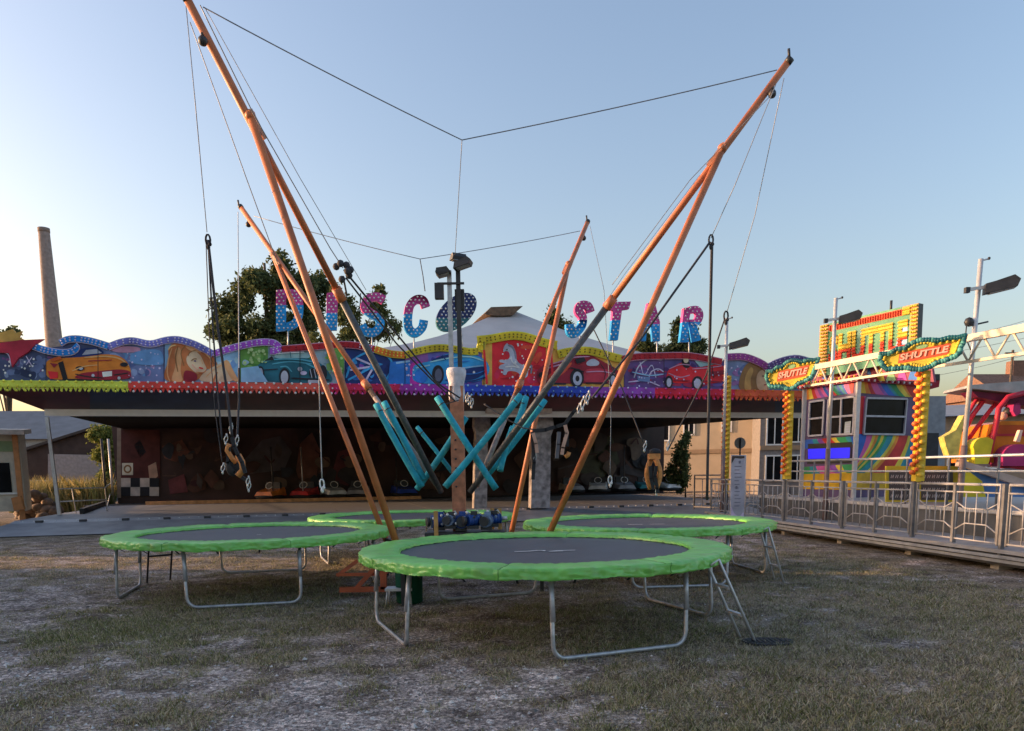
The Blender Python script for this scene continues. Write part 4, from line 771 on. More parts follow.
# ------------------------------------------------------------------ bungee rig on its trailer frame
MC=Vector((-.80,11.64,0))
rig=thing('bungee_tower',MC,'orange bungee trampoline tower with four leaning poles, struts and a floodlit mast','bungee tower')
mtop=atY(459,384,MC.y); mx_=atY(459,470,MC.y).x
mb=MB(); mb.box((MC.x,MC.y,(.35+2.95)/2),(.20,.20,2.6),M_orange2); 
for k in range(7): mb.ball((MC.x-.03,MC.y-.11,1.45+.14*k),.016,M_dark,6)
mb.build('mast',rig)
mb=MB(); mb.lathe([(.105,0),(.125,.10),(.115,.28),(.145,.40),(.15,.46),(.13,.50)],mat('white_wrap',(.62,.60,.66),rough=.8,var=.25,scale=9,bump=.6,bscale=15),14,(MC.x,MC.y,2.72)); mb.build('wrapping',rig)
for dx,m,zt in ((-.07,M_steel,4.62),(.06,M_dark,4.66)):
    mb=MB(); mb.box((MC.x+dx,MC.y-.02,(2.95+zt)/2),(.065,.065,zt-2.95),m); mb.build('lamp_post',rig)
def flood(parent,c,yaw,tilt,L=.42,m=M_dark,name='floodlight',th=1.0):
    mb=MB(); c=Vector(c); ax=Matrix.Rotation(yaw,3,'Z')@Matrix.Rotation(tilt,3,'Y'); a=[ax@Vector(v) for v in ((1,0,0),(0,1,0),(0,0,1))]
    V=[c+a[0]*x+a[1]*y+a[2]*z for x,y,z in ((0,-.11,-.10*th),(L*.88,-.11,-.11*th),(L,-.10,-.01),(L*.86,-.10,.08*th),(L*.35,-.10,.055*th),(.04,-.10,.05*th))]
    mb.prism(V,a[1]*.22,m); mb.box(c+a[0]*L*.5+a[1]*.0-a[2]*(.112*th),(L*.72,.17,.012),mat('lamp_glass',(.30,.31,.32),rough=.15),tuple(a)); return mb.build(name,parent)
flood(rig,(MC.x-.05,MC.y-.1,4.62),math.radians(180),math.radians(14),.22,th=.55); flood(rig,(MC.x+.0,MC.y-.1,4.66),math.radians(-8),math.radians(-16),.28,th=.55); flood(rig,(MC.x+.03,MC.y+.0,4.80),math.radians(-60),math.radians(-5),.12,th=.5)
mb=MB(); mb.box((MC.x-.22,MC.y-.06,4.32),(.13,.12,.22),M_dark); mb.box((MC.x-.05,MC.y-.06,4.43),(.40,.03,.03),M_dark); mb.build('control_box',rig)
mb=MB(); mb.box((MC.x+.07,MC.y+.08,4.22),(.14,.10,.30),M_dark); mb.build('control_box',rig)
# leaning poles and struts
def pole_top(x,y,z=6.4): return atZ(x,y,z)
TOPS={'fl':pole_top(184,-7),'fr':pole_top(791,58),'bl':pole_top(240,206),'br':pole_top(588,221)}
BASEPX={'fl':(441,492),'fr':(470,492),'bl':(436,484),'br':(477,486)}
JOINT={'fl':(345,295),'fr':(607,304),'bl':(368,386),'br':(513,386)}
HEAD={'fl':(245,116),'fr':(728,150),'bl':(270,256),'br':(572,264)}
FOOT={'fl':(397,545,9.35),'fr':(549,534,10.35),'bl':(381,527,12.3),'br':(512,530,12.9)}
def along(px,a,b):                 # point of segment a-b that sits at a given picture row in the photo
    best=None
    for i in range(401):
        p=a.lerp(b,i/400); v=p-CAMP; z=v.dot(_f); y=CPP-CF*v.dot(CY)/z
        if best is None or abs(y-px[1])<best[0]: best=(abs(y-px[1]),p)
    return best[1]
POLE={}
for k in TOPS:
    T=TOPS[k]; out=(Vector((T.x,T.y,0))-MC).normalized(); Bp=atY(*BASEPX[k],MC.y+out.y*.28); J=along(JOINT[k],Bp,T); H=along(HEAD[k],Bp,T); POLE[k]=(Bp,J,H,T)
    lower=M_grey if k in ('fl','fr') else mat('grey_pole_bare',(.26,.225,.215),rough=.5,var=.3,scale=7,wear=(.10,.06,.05),wamt=.7)
    mb=MB(); mb.tube(Bp,J,0.046 if k[0]=='f' else .042,lower,12); mb.build('pole_sleeve',rig)
    mb=MB(); mb.tube(J-(T-J).normalized()*.25,T,.042,M_orange,12); mb.tube(J-(T-J).normalized()*.07,J+(T-J).normalized()*.10,.062,M_orange,12); mb.tube(T-(T-J).normalized()*.06,T,.046,M_dark,12); mb.build('pole',rig)
    fx,fy,fY=FOOT[k]; q=atY(fx,fy,fY); dirv=(q-H); ground=H+dirv*((H.z-.58)/(H.z-q.z)); side=Vector((-out.y,out.x,0))*(.11 if k in('fl',) else -.11 if k in ('fr',) else .08)
    mb=MB(); mb.tube(ground,H+side*.4,.045,M_orange,12); 
    mb.ball(H+side*.4,.060,M_orange,10); mb.bar(H-(T-J).normalized()*.25+side*.3,H+(T-J).normalized()*.05+side*.3,.12,.05,M_orange2); st=mb.build('strut',rig)
    mb=MB(); mb.bar(ground,Vector((MC.x+(ground.x-MC.x)*.3,MC.y+(ground.y-MC.y)*.3,.36)),.09,.09,mat('outrigger_steel',(.10,.07,.06),rough=.6)); mb.bar(ground-Zv*.02,Vector((ground.x,ground.y,.0)),.05,.05,M_dark,up=(0,1,0)); mb.build('outrigger',st)
    mb=MB(); c=T-(T-J).normalized()*.30; mb.ball(c+Vector((0,0,-.12)),.05,M_dark,8); mb.tube(c,c+Vector((0,0,-.1)),.02,M_dark,6); mb.build('pulley',rig); mb=MB(); mb.tube(T+Vector((-.02,0,.0)),T+Vector((-.03,0,.10)),.016,M_dark,6); mb.build('pole_spike',rig)
FEET={k:None for k in TOPS}
# trailer frame
M_or3=mat('trailer_orange',(.55,.11,.035),rough=.5,var=.25,scale=6,wear=(.2,.07,.05),wamt=.6)
mb=MB(); 
for (ax,ay),(bx,by) in (((-.9,-1.0),(.9,-1.0)),((-.9,1.3),(.9,1.3)),((-.9,-1.0),(-.9,1.3)),((.9,-1.0),(.9,1.3)),((0,-1.0),(0,1.3)),((-.9,0),(.9,0))):
    mb.bar(MC+Vector((ax,ay,.34)),MC+Vector((bx,by,.34)),.09,.10,M_orange2)
mb.bar(MC+Vector((-1.55,-1.5,.10)),MC+Vector((-.92,-1.5,.10)),.07,.07,M_or3); mb.bar(MC+Vector((-.95,-1.5,.10)),MC+Vector((-.95,-1.5,.52)),.08,.07,M_or3,up=(0,1,0)); mb.bar(MC+Vector((-1.32,-1.5,.12)),MC+Vector((-.98,-1.5,.48)),.06,.06,M_or3,up=(0,1,0)); mb.bar(MC+Vector((-1.6,-1.4,.28)),MC+Vector((-1.32,-1.35,.48)),.05,.05,M_or3,up=(0,1,0)); mb.bar(MC+Vector((-1.6,-1.45,.30)),MC+Vector((-.95,-1.45,.30)),.04,.04,M_or3); mb.bar(MC+Vector((-.95,-1.5,.34)),MC+Vector((-.9,-1.0,.34)),.07,.07,M_or3)
mb.bar(MC+Vector((-.6,-1.5,.08)),MC+Vector((-.45,-1.45,.40)),.07,.07,M_orange2,up=(0,1,0))
mb.build('trailer_frame',rig)
for dx,dy in ((-.32,-.45),(.50,.3),(.62,.2)):
    mb=MB(); mb.bar(MC+Vector((dx,dy,.36)),MC+Vector((dx,dy,1.10)),.06,.06,mat('yellow_post',(.55,.30,.09),rough=.6,var=.3),up=(0,1,0)); mb.build('stake',rig)
M_bluem=mat('blue_motor',(.015,.07,.30),rough=.35,var=.25,scale=12); M_bluel=mat('pale_blue_motor',(.20,.28,.42),rough=.45,var=.3,scale=14)
for i,(dx,dy,m,yaw,rr) in enumerate(((-.30,-.16,M_bluem,20,.092),(-.12,-.28,M_bluel,75,.078),(.04,-.22,M_bluem,95,.10),(.22,-.30,M_bluem,40,.085),(.42,-.18,M_bluel,80,.09),(.52,-.05,M_bluem,15,.075))):
    mb=MB(); c=MC+Vector((dx,dy,.93+.02*(i%2))); ax=Vector((math.cos(math.radians(yaw)),math.sin(math.radians(yaw)),random.uniform(-.05,.05)))
    mb.tube(c-ax*.12,c+ax*.11,rr,m,14)
    for j in range(6): mb.tube(c+ax*(-.12+.045*j),c+ax*(-.105+.045*j),rr*1.08,m,14)
    mb.tube(c-ax*.20,c-ax*.15,rr*.8,M_dark,12); mb.tube(c+ax*.13,c+ax*.22,rr*.45,M_steel,10); mb.box(c+Vector((.02,0,rr+.02)),(.10,.09,.06),M_dark if i%2 else m); mb.box(c+Vector((0,0,-rr-.02)),(.17,.17,.05),M_dark)
    mb.path([c+Vector((.03,0,rr+.02)),c+Vector((.07,.03,rr+.06)),c+Vector((.12,.06,rr-.02))],.008,M_white if i%2 else M_black,6)
    for j in range(4): mb.ball(c+Vector((random.uniform(-.12,.12),-.12,random.uniform(-.06,.13))),.022,(M_white,M_bluel,M_dark)[j%3],6)
    wn=mb.build('winch_motor',rig)
mb=MB(); mb.box(MC+Vector((.1,-.1,.74)),(1.2,.6,.06),M_dark); mb.box(MC+Vector((.1,-.1,.55)),(.5,.4,.36),M_orange2); mb.build('winch_plate',rig)
# things under the front trampoline
mb=MB(); c=atZ(407,606,0); mb.lathe([(.15,0),(.17,.02),(.18,.50),(.13,.56),(.06,.58),(.06,.63),(.001,.64)],mat('green_drum',(.008,.07,.04),rough=.6,spec=.1),18,(c.x,c.y+.25,0)); tag(mb.build('drum',loc=(c.x,c.y+.25,0)),'dark green drum under the left edge of the nearest trampoline','drum')
t=thing('step_stool',atZ(400,604,0),'small grey step stool in front of the green drum','stool'); c=t.location
mb=MB(); mb.box((c.x,c.y,.20),(.34,.24,.03),M_alu); mb.build('top',t)
for sx in (-1,1):
    for sy_ in (-1,1): mb=MB(); mb.tube((c.x+sx*.14,c.y+sy_*.09,.19),(c.x+sx*.16,c.y+sy_*.11,0),.013,M_alu,6); mb.build('leg',t)

# ------------------------------------------------------------------ cables, ropes, bungee cords, harnesses, foam tubes
def rope(name,label,cat,pts,r,m,group=None,sag=0,extra=None):
    P_=[Vector(p) for p in pts]; full=[]
    for a,b in zip(P_,P_[1:]):
        for i in range(8): q=a.lerp(b,i/8); q.z-=sag*4*(i/8)*(1-i/8); full.append(q)
    full.append(P_[-1]); mb=MB(); mb.path(full,r*(.6 if m is M_wire else .75),m,6)
    if extra: extra(mb)
    return tag(mb.build(name,loc=P_[0]),label,cat,group)
TF,TFR,TB,TBR=[POLE[k][3] for k in ('fl','fr','bl','br')]; Jf,Jfr,Jb,Jbr=[POLE[k][1] for k in ('fl','fr','bl','br')]
mid=atY(462,140,9.3); midb=atY(420,259,13.0)
def near(k,x,y,dz=0):             # a point beside pole k seen at x,y
    B_,J_,H_,T_=POLE[k]; p=along((x,y),B_,T_); return atY(x,y,p.y-.12)
GR='steel cables strung between the pole tops'
rope('stay_cable','steel cable joining the two tall front pole tops across the open sky','cable',[near('fl',203,7),mid,near('fr',777,70)],.010,M_wire,sag=.02)
rope('tie_cable','vertical steel cable dropping from the sky junction to the lamp mast','cable',[mid,(MC.x+.02,MC.y-.05,4.78)],.007,M_wire)
rope('stay_cable','lower steel cable joining the two farther pole tops','cable',[near('bl',254,216),midb,near('br',580,231)],.010,M_wire,sag=.02)
rope('tie_cable','short slack cable hanging above the letter C','cable',[midb,atY(423,276,12.6),atY(425,291,12.4)],.010,M_rope)
WG='hoist ropes running along the leaning poles'
rope('hoist_rope','hoist rope beside the tallest left pole, from its top down to the rope clamp','rope',[near('fl',200,5),near('fl',254,115),near('fl',330,248),near('fl',343,268)],.010,M_wire)
rope('hoist_rope','second thin hoist rope beside the tallest left pole, farther from the pole','rope',[near('fl',205,8),atY(300,178,8.6),atY(366,290,10.1)],.006,M_wire)
def clampx(mb): 
    c=near('fl',344,272)
    for i in range(7): mb.ball(c+Vector((random.uniform(-.09,.09),random.uniform(-.05,.05),random.uniform(-.09,.09))),.045,M_rope,6)
rope('bungee_cord','dark upper bungee cord from the left clamp to the white wrapped mast','bungee cord',[near('fl',344,270),atY(400,338,10.6),atY(437,383,11.2),atY(460,398,11.4)],.017,M_rope,extra=clampx)
rope('bungee_cord','dark lower bungee cord from the left clamp to the white wrapped mast','bungee cord',[near('fl',346,278),atY(396,343,10.6),atY(432,380,11.2),atY(455,401,11.4)],.015,M_rope)
rope('bungee_cord','short dark cord from the left clamp down to the pole joint','bungee cord',[near('fl',343,276),near('fl',347,296)],.016,M_rope)
YH=11.3
rope('hanging_rope','thin rope hanging from the tallest left pole top to the knotted hook','rope',[near('fl',186,6),atY(195,100,8.1),atY(207,232,9.4)],.008,M_wire)
def hook(c,m=M_steel): 
    def f(mb):
        mb.path([c+Vector((.028*math.cos(a),0,.065*math.sin(a))) for a in np.linspace(0,2*PI,11)],.012,m,6); mb.ball(c+Vector((0,0,-.085)),.03,m,6,(.8,.8,1.3)); mb.ball(c+Vector((.02,0,-.05)),.025,m,6)
    return f
for (xs_,lab,rr) in (([(208,240),(213,330),(217,385),(222,440)],'leftmost dark bungee cord of the bundle hanging at the left harness',.014),([(208,240),(218,330),(226,385),(232,436)],'dark bungee cord down the middle of the bundle at the left harness',.022),([(206,242),(210,350),(215,410),(222,462)],'thin slack cord beside the bundle at the left harness',.008)):
    rope('bungee_cord',lab,'bungee cord',[atY(x,y,9.6) for x,y in xs_],rr,M_rope,extra=hook(atY(208,240,9.6),M_rope))
rope('hanging_rope','pale rope dropping straight from the farther left pole top','rope',[near('bl',238,212),atY(239,370,10.6),atY(238,372,10.6)],.009,mat('pale_rope',(.42,.42,.42),rough=.8))
rope('bungee_cord','dark bungee cord below the pale rope at the left harness','bungee cord',[atY(239,368,10.6),atY(239,400,10.6),atY(237,437,10.4)],.020,M_rope)
rope('hanging_rope','long slanting rope from the tallest left pole top past the second pole','rope',[near('fl',190,22),atY(247,180,8.6),atY(319,376,10.2)],.008,M_wire)
rope('hanging_rope','thin rope ending in a white clip above the bumper cars at left','rope',[atY(319,376,10.2),atY(320,420,10.2),atY(322,478,10.2)],.010,mat('pale_rope',(.42,.42,.42)),extra=hook(atY(322,484,10.2),M_white))
rope('hanging_rope','thin rope from the tall right pole top slanting to the twin cord hook','rope',[near('fr',776,84),atY(735,185,9.6),atY(711,238,10.1)],.008,M_wire,extra=hook(atY(711,240,10.1),M_rope))
rope('hanging_rope','thin rope hanging from the tall right pole top to the hook by the lamp','rope',[near('fr',784,78),atY(755,215,10.0),atY(727,312,10.6)],.008,M_wire,extra=hook(atY(726,316,10.6),M_rope))
rope('hanging_rope','thin hoist rope along the tall right pole','rope',[near('fr',774,92),near('fr',690,180),near('fr',612,285)],.007,M_wire)
rope('bungee_cord','dark slanting bungee cord from the right hook down to the hanging strap harness','bungee cord',[atY(710,242,10.1),atY(640,340,9.8),atY(592,398,9.6)],.020,M_rope)
rope('bungee_cord','dark bungee cord hanging straight down from the right hook','bungee cord',[atY(712,242,10.4),atY(710,330,10.6),atY(707,500,10.9)],.026,M_rope)
rope('bungee_cord','dark cord slanting from the lamp hook toward the orange harness','bungee cord',[atY(725,318,10.8),atY(706,375,10.9),atY(668,450,11.0)],.014,M_rope)
rope('hanging_rope','cord slanting from the right strut to the orange harness','rope',[atY(594,330,11.4),atY(622,388,11.2),atY(643,442,11.0)],.012,M_rope)
rope('hanging_rope','thin rope hanging left of the right strut with a white clip at its end','rope',[near('br',590,226),atY(604,290,12.6),atY(611,410,12.2),atY(610,476,12.0)],.008,M_wire,extra=hook(atY(610,480,12.0),M_white))
rope('hoist_rope','thin hoist rope rising beside the right grey sleeve','rope',[atY(540,400,11.8),atY(624,275,12.2),atY(700,175,12.5)],.006,M_wire)
# foam tubes
FT=[((376,404),(422,487),11.25,'teal foam tube leftmost of all, beside the left grey pole'),((384,402),(424,480),11.35,'teal foam tube lying against the left grey pole, second from left'),
((320+97,489),(466,417),11.75,'teal foam tube passing behind the mast, rising to the right'),((437,397),(496,489),10.95,'teal foam tube crossing in front of the mast, tied near its top end'),
((521,395),(445,487),10.85,'longest teal foam tube, crossing in front of the mast and rising to the right'),((526,397),(512,434),11.5,'short teal foam tube behind the right grey pole'),((513,427),(500,471),11.4,'short teal foam tube with a rope below its lower end'),
((545,400),(488,474),11.6,'pale lit teal foam tube rightmost of all, outside the right grey pole'),((417,427),(452,472),11.9,'thin teal foam tube behind the left grey sleeve')]
for a,b_,Y,lab in FT:
    p,q=atY(*a,Y+.1),atY(*b_,Y-.1); mb=MB(); n_=(q-p); bend=Vector((random.uniform(-.02,.02),0,random.uniform(-.03,.0)))
    mb.path([p.lerp(q,i/8)+bend*4*(i/8)*(1-i/8) for i in range(9)],0.034 if 'thin' in lab else .048,M_teal,14); t=mb.build('foam_tube',loc=p); tag(t,lab,'foam tube','teal foam tubes around the mast')
    mb=MB(); d=n_.normalized(); mb.tube(p+d*.12,p+d*.135,0.038 if 'thin' in lab else .0505,M_dark,12); mb.build('tie_band',t)
rope('mast_cord','thin cord tying the two longest foam tubes to the mast','cord',[atY(440,406,11.2),atY(459,400,11.4)],.012,M_rope)
rope('mast_cord','dark cord from the mast to the right strap harness','cord',[atY(484,404,11.2),atY(505,418,11.1),atY(523,428,10.9),atY(538,430,10.6)],.014,M_rope)
# harnesses
M_hor=mat('orange_webbing',(.60,.24,.07),rough=.7,var=.3,scale=20); M_strap=mat('black_webbing',(.02,.02,.024),rough=.75); M_pads=mat('grey_padding',(.13,.13,.15),rough=.7)
def clip(mb,c,s=1,m=M_alu):
    s*=.85
    mb.path([Vector(c)+Vector((.026*s*math.cos(a)+.25*.06*s*math.sin(a),.01*math.cos(a),.06*s*math.sin(a))) for a in np.linspace(0,2*PI,15)],.010*s,m,6); mb.ball(Vector(c)+Vector((-.012*s,0,-.085*s)),.028*s,m,6,(.8,.6,1.3)); mb.ball(Vector(c)+Vector((.016*s,0,.075*s)),.024*s,m,6,(.8,.6,1.2))
def loop(mb,pts,wd,m,Y,th=.02):
    q=[atY(x,y,Y) for x,y in pts]; k=Y/CF
    for a,b in zip(q,q[1:]): mb.bar(a,b+(b-a)*.08,wd*k,th,m,up=(0,1,0)) if False else mb.bar(a,b+(b-a)*.10,th*2.2,wd*k,m,up=(0,1,0))
# right orange harness
Y=11.0; t=thing('harness',atY(653,492,Y),'orange padded jumping harness hanging above the right trampoline','harness')
mb=MB(); k=Y/CF
for sx,lean in ((-1,0),(1,.4)):
    pts=[atY(653+sx*2+sx*4*math.sin(i/7*PI)+lean*2,459+30*i/7,Y-.05*sx) for i in range(8)]; mb.path(pts,.04,M_hor,8)
mb.box(atY(654,456.5,Y),(.16,.14,.08),M_hor); mb.build('pad',t)
mb=MB(); mb.ball(atY(655,452,Y),.09,M_strap,8,(1,.7,.6)); loop(mb,[(656,466),(655,476),(657,488),(658,493)],2.5,M_strap,Y-.08); loop(mb,[(650,466),(651,478),(653,488)],2,M_strap,Y-.1); mb.build('strap',t)
for x,y in ((645,446),(668,445),(657,490)): mb=MB(); clip(mb,atY(x,y,Y-.06),.9); mb.build('clip',t)
# left harness
Y=10.4; t=thing('harness',atY(240,487,Y),'black and orange harness hanging before the dark mural wall at left','harness')
mb=MB(); mb.path([atY(x,y,Y) for x,y in ((229,444),(227,450),(231,457),(236,463))],.035,M_hor,8); mb.path([atY(x,y,Y-.1) for x,y in ((238,455),(242,462),(243,470),(238,476))],.045,M_hor,8); mb.build('pad',t)
mb=MB(); loop(mb,[(232,437),(234,446),(238,455),(242,462),(245,472)],3,M_strap,Y-.14); loop(mb,[(229,447),(228,462),(234,472),(246,480)],3,M_strap,Y); mb.ball(atY(233,467,Y+.05),.11,M_strap,8,(1,.5,1.2)); mb.build('strap',t)
for x,y in ((231,428),(237,440),(226,439),(223,468),(248,481),(249,486)): mb=MB(); clip(mb,atY(x,y,Y-.1),.85); mb.build('clip',t)
# strap harness right of mast
Y=9.8; t=thing('harness',atY(552,470,Y),'black strap harness spread open before the right marbled pillar','harness')
mb=MB(); loop(mb,[(533,431),(545,430),(555,427),(565,424)],6.8,M_strap,Y); loop(mb,[(565,424),(566,432),(564,446),(562,455)],3.4,M_strap,Y); loop(mb,[(532,432),(533,446),(534,462),(533,478)],6.8,M_strap,Y); loop(mb,[(567,430),(567,445)],3.4,M_strap,Y); loop(mb,[(565,424),(572,414),(577,408)],3.7,M_strap,Y); mb.build('strap',t)
mb=MB(); loop(mb,[(559,432),(558,444),(557,457)],9.3,M_pads,Y+.04); mb.build('pad',t)
mb=MB(); loop(mb,[(565,425),(567,433),(563,447),(562,454)],2.7,mat('pink_webbing',(.55,.33,.25),rough=.7),Y-.05); mb.path([atY(x,y,Y-.03) for x,y in ((565,457),(568,455),(569,452))],.03,M_hor,7); mb.build('webbing',t); mb=MB(); loop(mb,[(533,433),(536,443),(537,452)],2.7,mat('pink_webbing',(.55,.33,.25)),Y-.05); mb.build('webbing',t)
for x,y,s in ((588,397,1.0),(583,403,1.1),(579,408,.8),(535,458,.7)): mb=MB(); clip(mb,atY(x,y,Y-.03),s); mb.build('clip',t)
mb=MB(); 
for i in range(3): clip(mb,atY(467+i*2.5,397+i*3,11.25),.8)
tag(mb.build('carabiner_bundle',loc=atY(468,398,11.25)),'white carabiners hanging beside the wrapped mast','carabiner')

PB[0]=1.0
# ------------------------------------------------------------------ ride platform, fence, light columns
FPX=[(7.62,11.65),(7.40,13.95),(7.08,16.25),(6.78,18.7),(6.52,21.0),(6.30,23.4),(6.12,25.5)]
FPX=[atZ(x,y,.36) for x,y in ((1001,549),(912,537),(842,528.5),(784,521))]
d_=(FPX[-1]-FPX[0])/3
FPTS=[FPX[0]-d_*1.02*i for i in (2,1)]+FPX
ext=FPX[-1]
for i in range(2): ext=ext+d_*1.0+Vector((-.02,0,0)); FPTS.append(ext)
FPTS=[Vector((p.x,p.y,.36)) for p in FPTS]
GP=lambda name,label,cat: thing(name,(9,16,0),label,cat)
plat=thing('ride_platform',(FPTS[2].x+1,FPTS[2].y+4,0),'grey raised walkway and stepped platform of the ride at right','platform')
M_tread=mat('tread_plate',(.30,.30,.31),rough=.5,var=.2,scale=4); M_riser=mat('dark_riser',(.09,.095,.10),rough=.6,var=.3,scale=3)
Dv=(FPTS[-1]-FPTS[0]).normalized(); Nv=Vector((-Dv.y,Dv.x,0)); Nv = Nv if Nv.x>0 else -Nv
mb=MB(); o=.07
a,b=FPTS[0]-Dv*1-Nv*o,FPTS[-1]+Dv*.3-Nv*o
mb.prism([a,b,b+Nv*1.35,a+Nv*1.35],Vector((0,0,-.06)),M_tread); mb.build('walkway',plat)
for zc,hh,oo in ((.245,.05,.02),(.175,.05,.06)):
    mb=MB(); mb.bar(Vector((a.x,a.y,zc))+Nv*oo,Vector((b.x,b.y,zc))+Nv*oo,.05,hh,mat('edge_steel',(.30,.31,.32),rough=.5,var=.25)); mb.bar(Vector((a.x,a.y,zc-.035))+Nv*(oo+.03),Vector((b.x,b.y,zc-.035))+Nv*(oo+.03),.04,.02,M_dark); mb.build('edge_rail',plat)
mb=MB(); mb.bar(Vector((a.x,a.y,.20))+Nv*.12,Vector((b.x,b.y,.20))+Nv*.12,.04,.2,M_dark); mb.build('skirt',plat)
mb=MB(); s0,s1=a+Nv*1.36,b+Nv*1.36-Dv*1; 
mb.prism([Vector((s0.x,s0.y,.85)),Vector((s1.x,s1.y,.85)),Vector((s1.x,s1.y,.85))+Nv*9,Vector((s0.x,s0.y,.85))+Nv*9],Vector((0,0,-.06)),M_tread)
mb.prism([Vector((s0.x,s0.y,.785)),Vector((s1.x,s1.y,.785)),Vector((s1.x,s1.y,.28)),Vector((s0.x,s0.y,.28))],Nv*.04,M_riser); mb.build('stage',plat)
mb=MB(); mb.bar(Vector((s0.x,s0.y,.84))-Nv*.02,Vector((s1.x,s1.y,.84))-Nv*.02,.04,.07,M_alu); mb.build('stage_edge',plat)
for i in range(len(FPTS)-1):
    for f in (.12,):
        p=FPTS[i].lerp(FPTS[i+1],f)+Nv*.25; mb=MB(); mb.box((p.x,p.y,.06),(.22,.22,.12),mat('timber_block',(.34,.31,.27),rough=.9)); mb.tube((p.x,p.y,.1),(p.x,p.y,.3),.03,M_steel,8); mb.build('jack',plat)
# fence panels
M_fence=mat('fence_tube',(.36,.36,.37),rough=.45,metal=.1,var=.22,scale=7); M_fdark=mat('fence_post_steel',(.17,.17,.175),rough=.45,metal=.1,var=.3,scale=6)
def fence_panel(label,A,B,post=True):
    t=thing('fence_panel',A,label,'fence panel','grey tube fence panels along the walkway'); L=(B-A); 
    e=L.normalized(); H=1.0; U=lambda f,z: A+L*f+Vector((0,0,z)); r=.016
    mb=MB(); mb.path([U(.04,.04),U(.04,H),U(.96,H),U(.96,.04)],.024,M_fence,8); mb.path([U(.04,H*.87),U(.96,H*.87)],r,M_fence,6); mb.path([U(.04,.08),U(.96,.08)],r,M_fence,6); mb.build('frame',t)
    for (f0,f1) in ((.05,.495),(.505,.95)):
        g=lambda f,z: U(lerp(f0,f1,f),z); mb=MB()
        for f in (.0,.25,.5,.75,1) : mb.tube(g(min(max(f,.02),.98),.08),g(min(max(f,.02),.98),H*.87),.011,M_fence,5)
        mb.path([g(.02,.70),g(.25,.60),g(.75,.60),g(.98,.70)],.012,M_fence,5); mb.path([g(.02,.24),g(.25,.35),g(.75,.35),g(.98,.24)],.012,M_fence,5)
        mb.tube(g(.35,.35),g(.35,.60),.010,M_fence,5); mb.tube(g(.65,.35),g(.65,.60),.010,M_fence,5); mb.build('infill',t)
    for f,m in ((0.0,M_fdark),(.5,M_fdark)):
        mb=MB(); mb.bar(U(f,-.12),U(f,H+.02),.065,.065,m,up=(0,1,0)); mb.build('post',t)
    return t
FLAB=['fence panel nearest the camera at the right edge of the photo','sunlit fence panel second from the right edge, in front of the red ride','fence panel with the thick middle post right of the second neon column','fence panel between the two yellow light columns, near the big one','fence panel in front of the rainbow booth, near the left column','fence panel behind the notice board beside the left column','farthest fence panel by the end of the hall deck']
for i in range(len(FPTS)-1): fence_panel(FLAB[i],FPTS[i],FPTS[i+1])
# gate panel with ramp at the far end
gA,gB=atZ(694,509,.36),atZ(727,510.5,.36); t=thing('barrier',gA,'low grey barrier frame left of the white notice board','barrier'); mb=MB(); U=lambda f,z:gA.lerp(gB,f)+Vector((0,0,z))
mb.path([U(0,0),U(0,1.12),U(1,1.12),U(1,0)],.03,M_fdark,8); mb.path([U(0,1.0),U(1,1.0)],.02,M_fdark,6); mb.build('frame',t)
mb=MB(); mb.path([U(0,.08),U(1,.08)],.03,M_fdark,6)
for f in (.25,.5,.75): mb.tube(U(f,.08),U(f,1.0),.014,M_fdark,5)
mb.build('infill',t)
# bulb columns
def column(label,base,ztop,flip=1):
    t=thing('light_column',base,label,'light column','yellow light columns with red bulbs'); b=Vector(base); h=ztop-b.z
    mb=MB(); mb.box((b.x+.06,b.y,b.z+h/2),(.16,.16,h),P('columnyellow',.72,.50,.045,rough=.4)); mb.build('shaft',t)
    mb=MB(); 
    for i in range(int(h/.145)):
        z=b.z+.12+i*.145; mb.ball((b.x+.06,b.y-.085,z),.062,P('bulbyellow',.80,.52,.06,rough=.25),8,(1,.6,.8)); 
    mb.build('bulb_strip',t)
    mb=MB()
    for i in range(int(h/.145)):
        z=b.z+.16+i*.145; mb.ball((b.x-.06,b.y-.02,z),.058,P('bulbred',.75,.16,.04,rough=.25),8,(1,1,.8)); mb.ball((b.x-.02,b.y-.09,z+.05),.042,P('bulbred',.75,.16,.04),7)
    mb.build('bulb_strip',t); return t
P2=FPTS[3]; P1=FPTS[5]
c2=atY(915,470,P2.y-.15); c1=atY(784.5,470,P1.y-.15)
z2=atY(921,372,P2.y).z; z1=atY(789,392,P1.y).z
column('big yellow light column with red bulbs under the right hand sign',(c2.x,c2.y,1.40),z2); column('slim yellow light column with red bulbs under the left hand sign',(c1.x,c1.y,1.40),z1)
c3=atY(724,470,24.0); mb=None; column('yellow and red light column beside the left street lamp pole',(c3.x,c3.y,.9),atY(727,376,24).z)
# truss over the fence line
trs=thing('sign_truss',(P2.x,P2.y,z2),'cream lattice truss beam carrying the signs over the fence','truss'); M_truss=mat('cream_truss',(.72,.62,.48),rough=.5,var=.12)
ta=atY(806,369,P1.y-.35); dirT=(FPTS[1]-FPTS[5]).normalized(); te=ta+dirT*11.5; te.z=ta.z
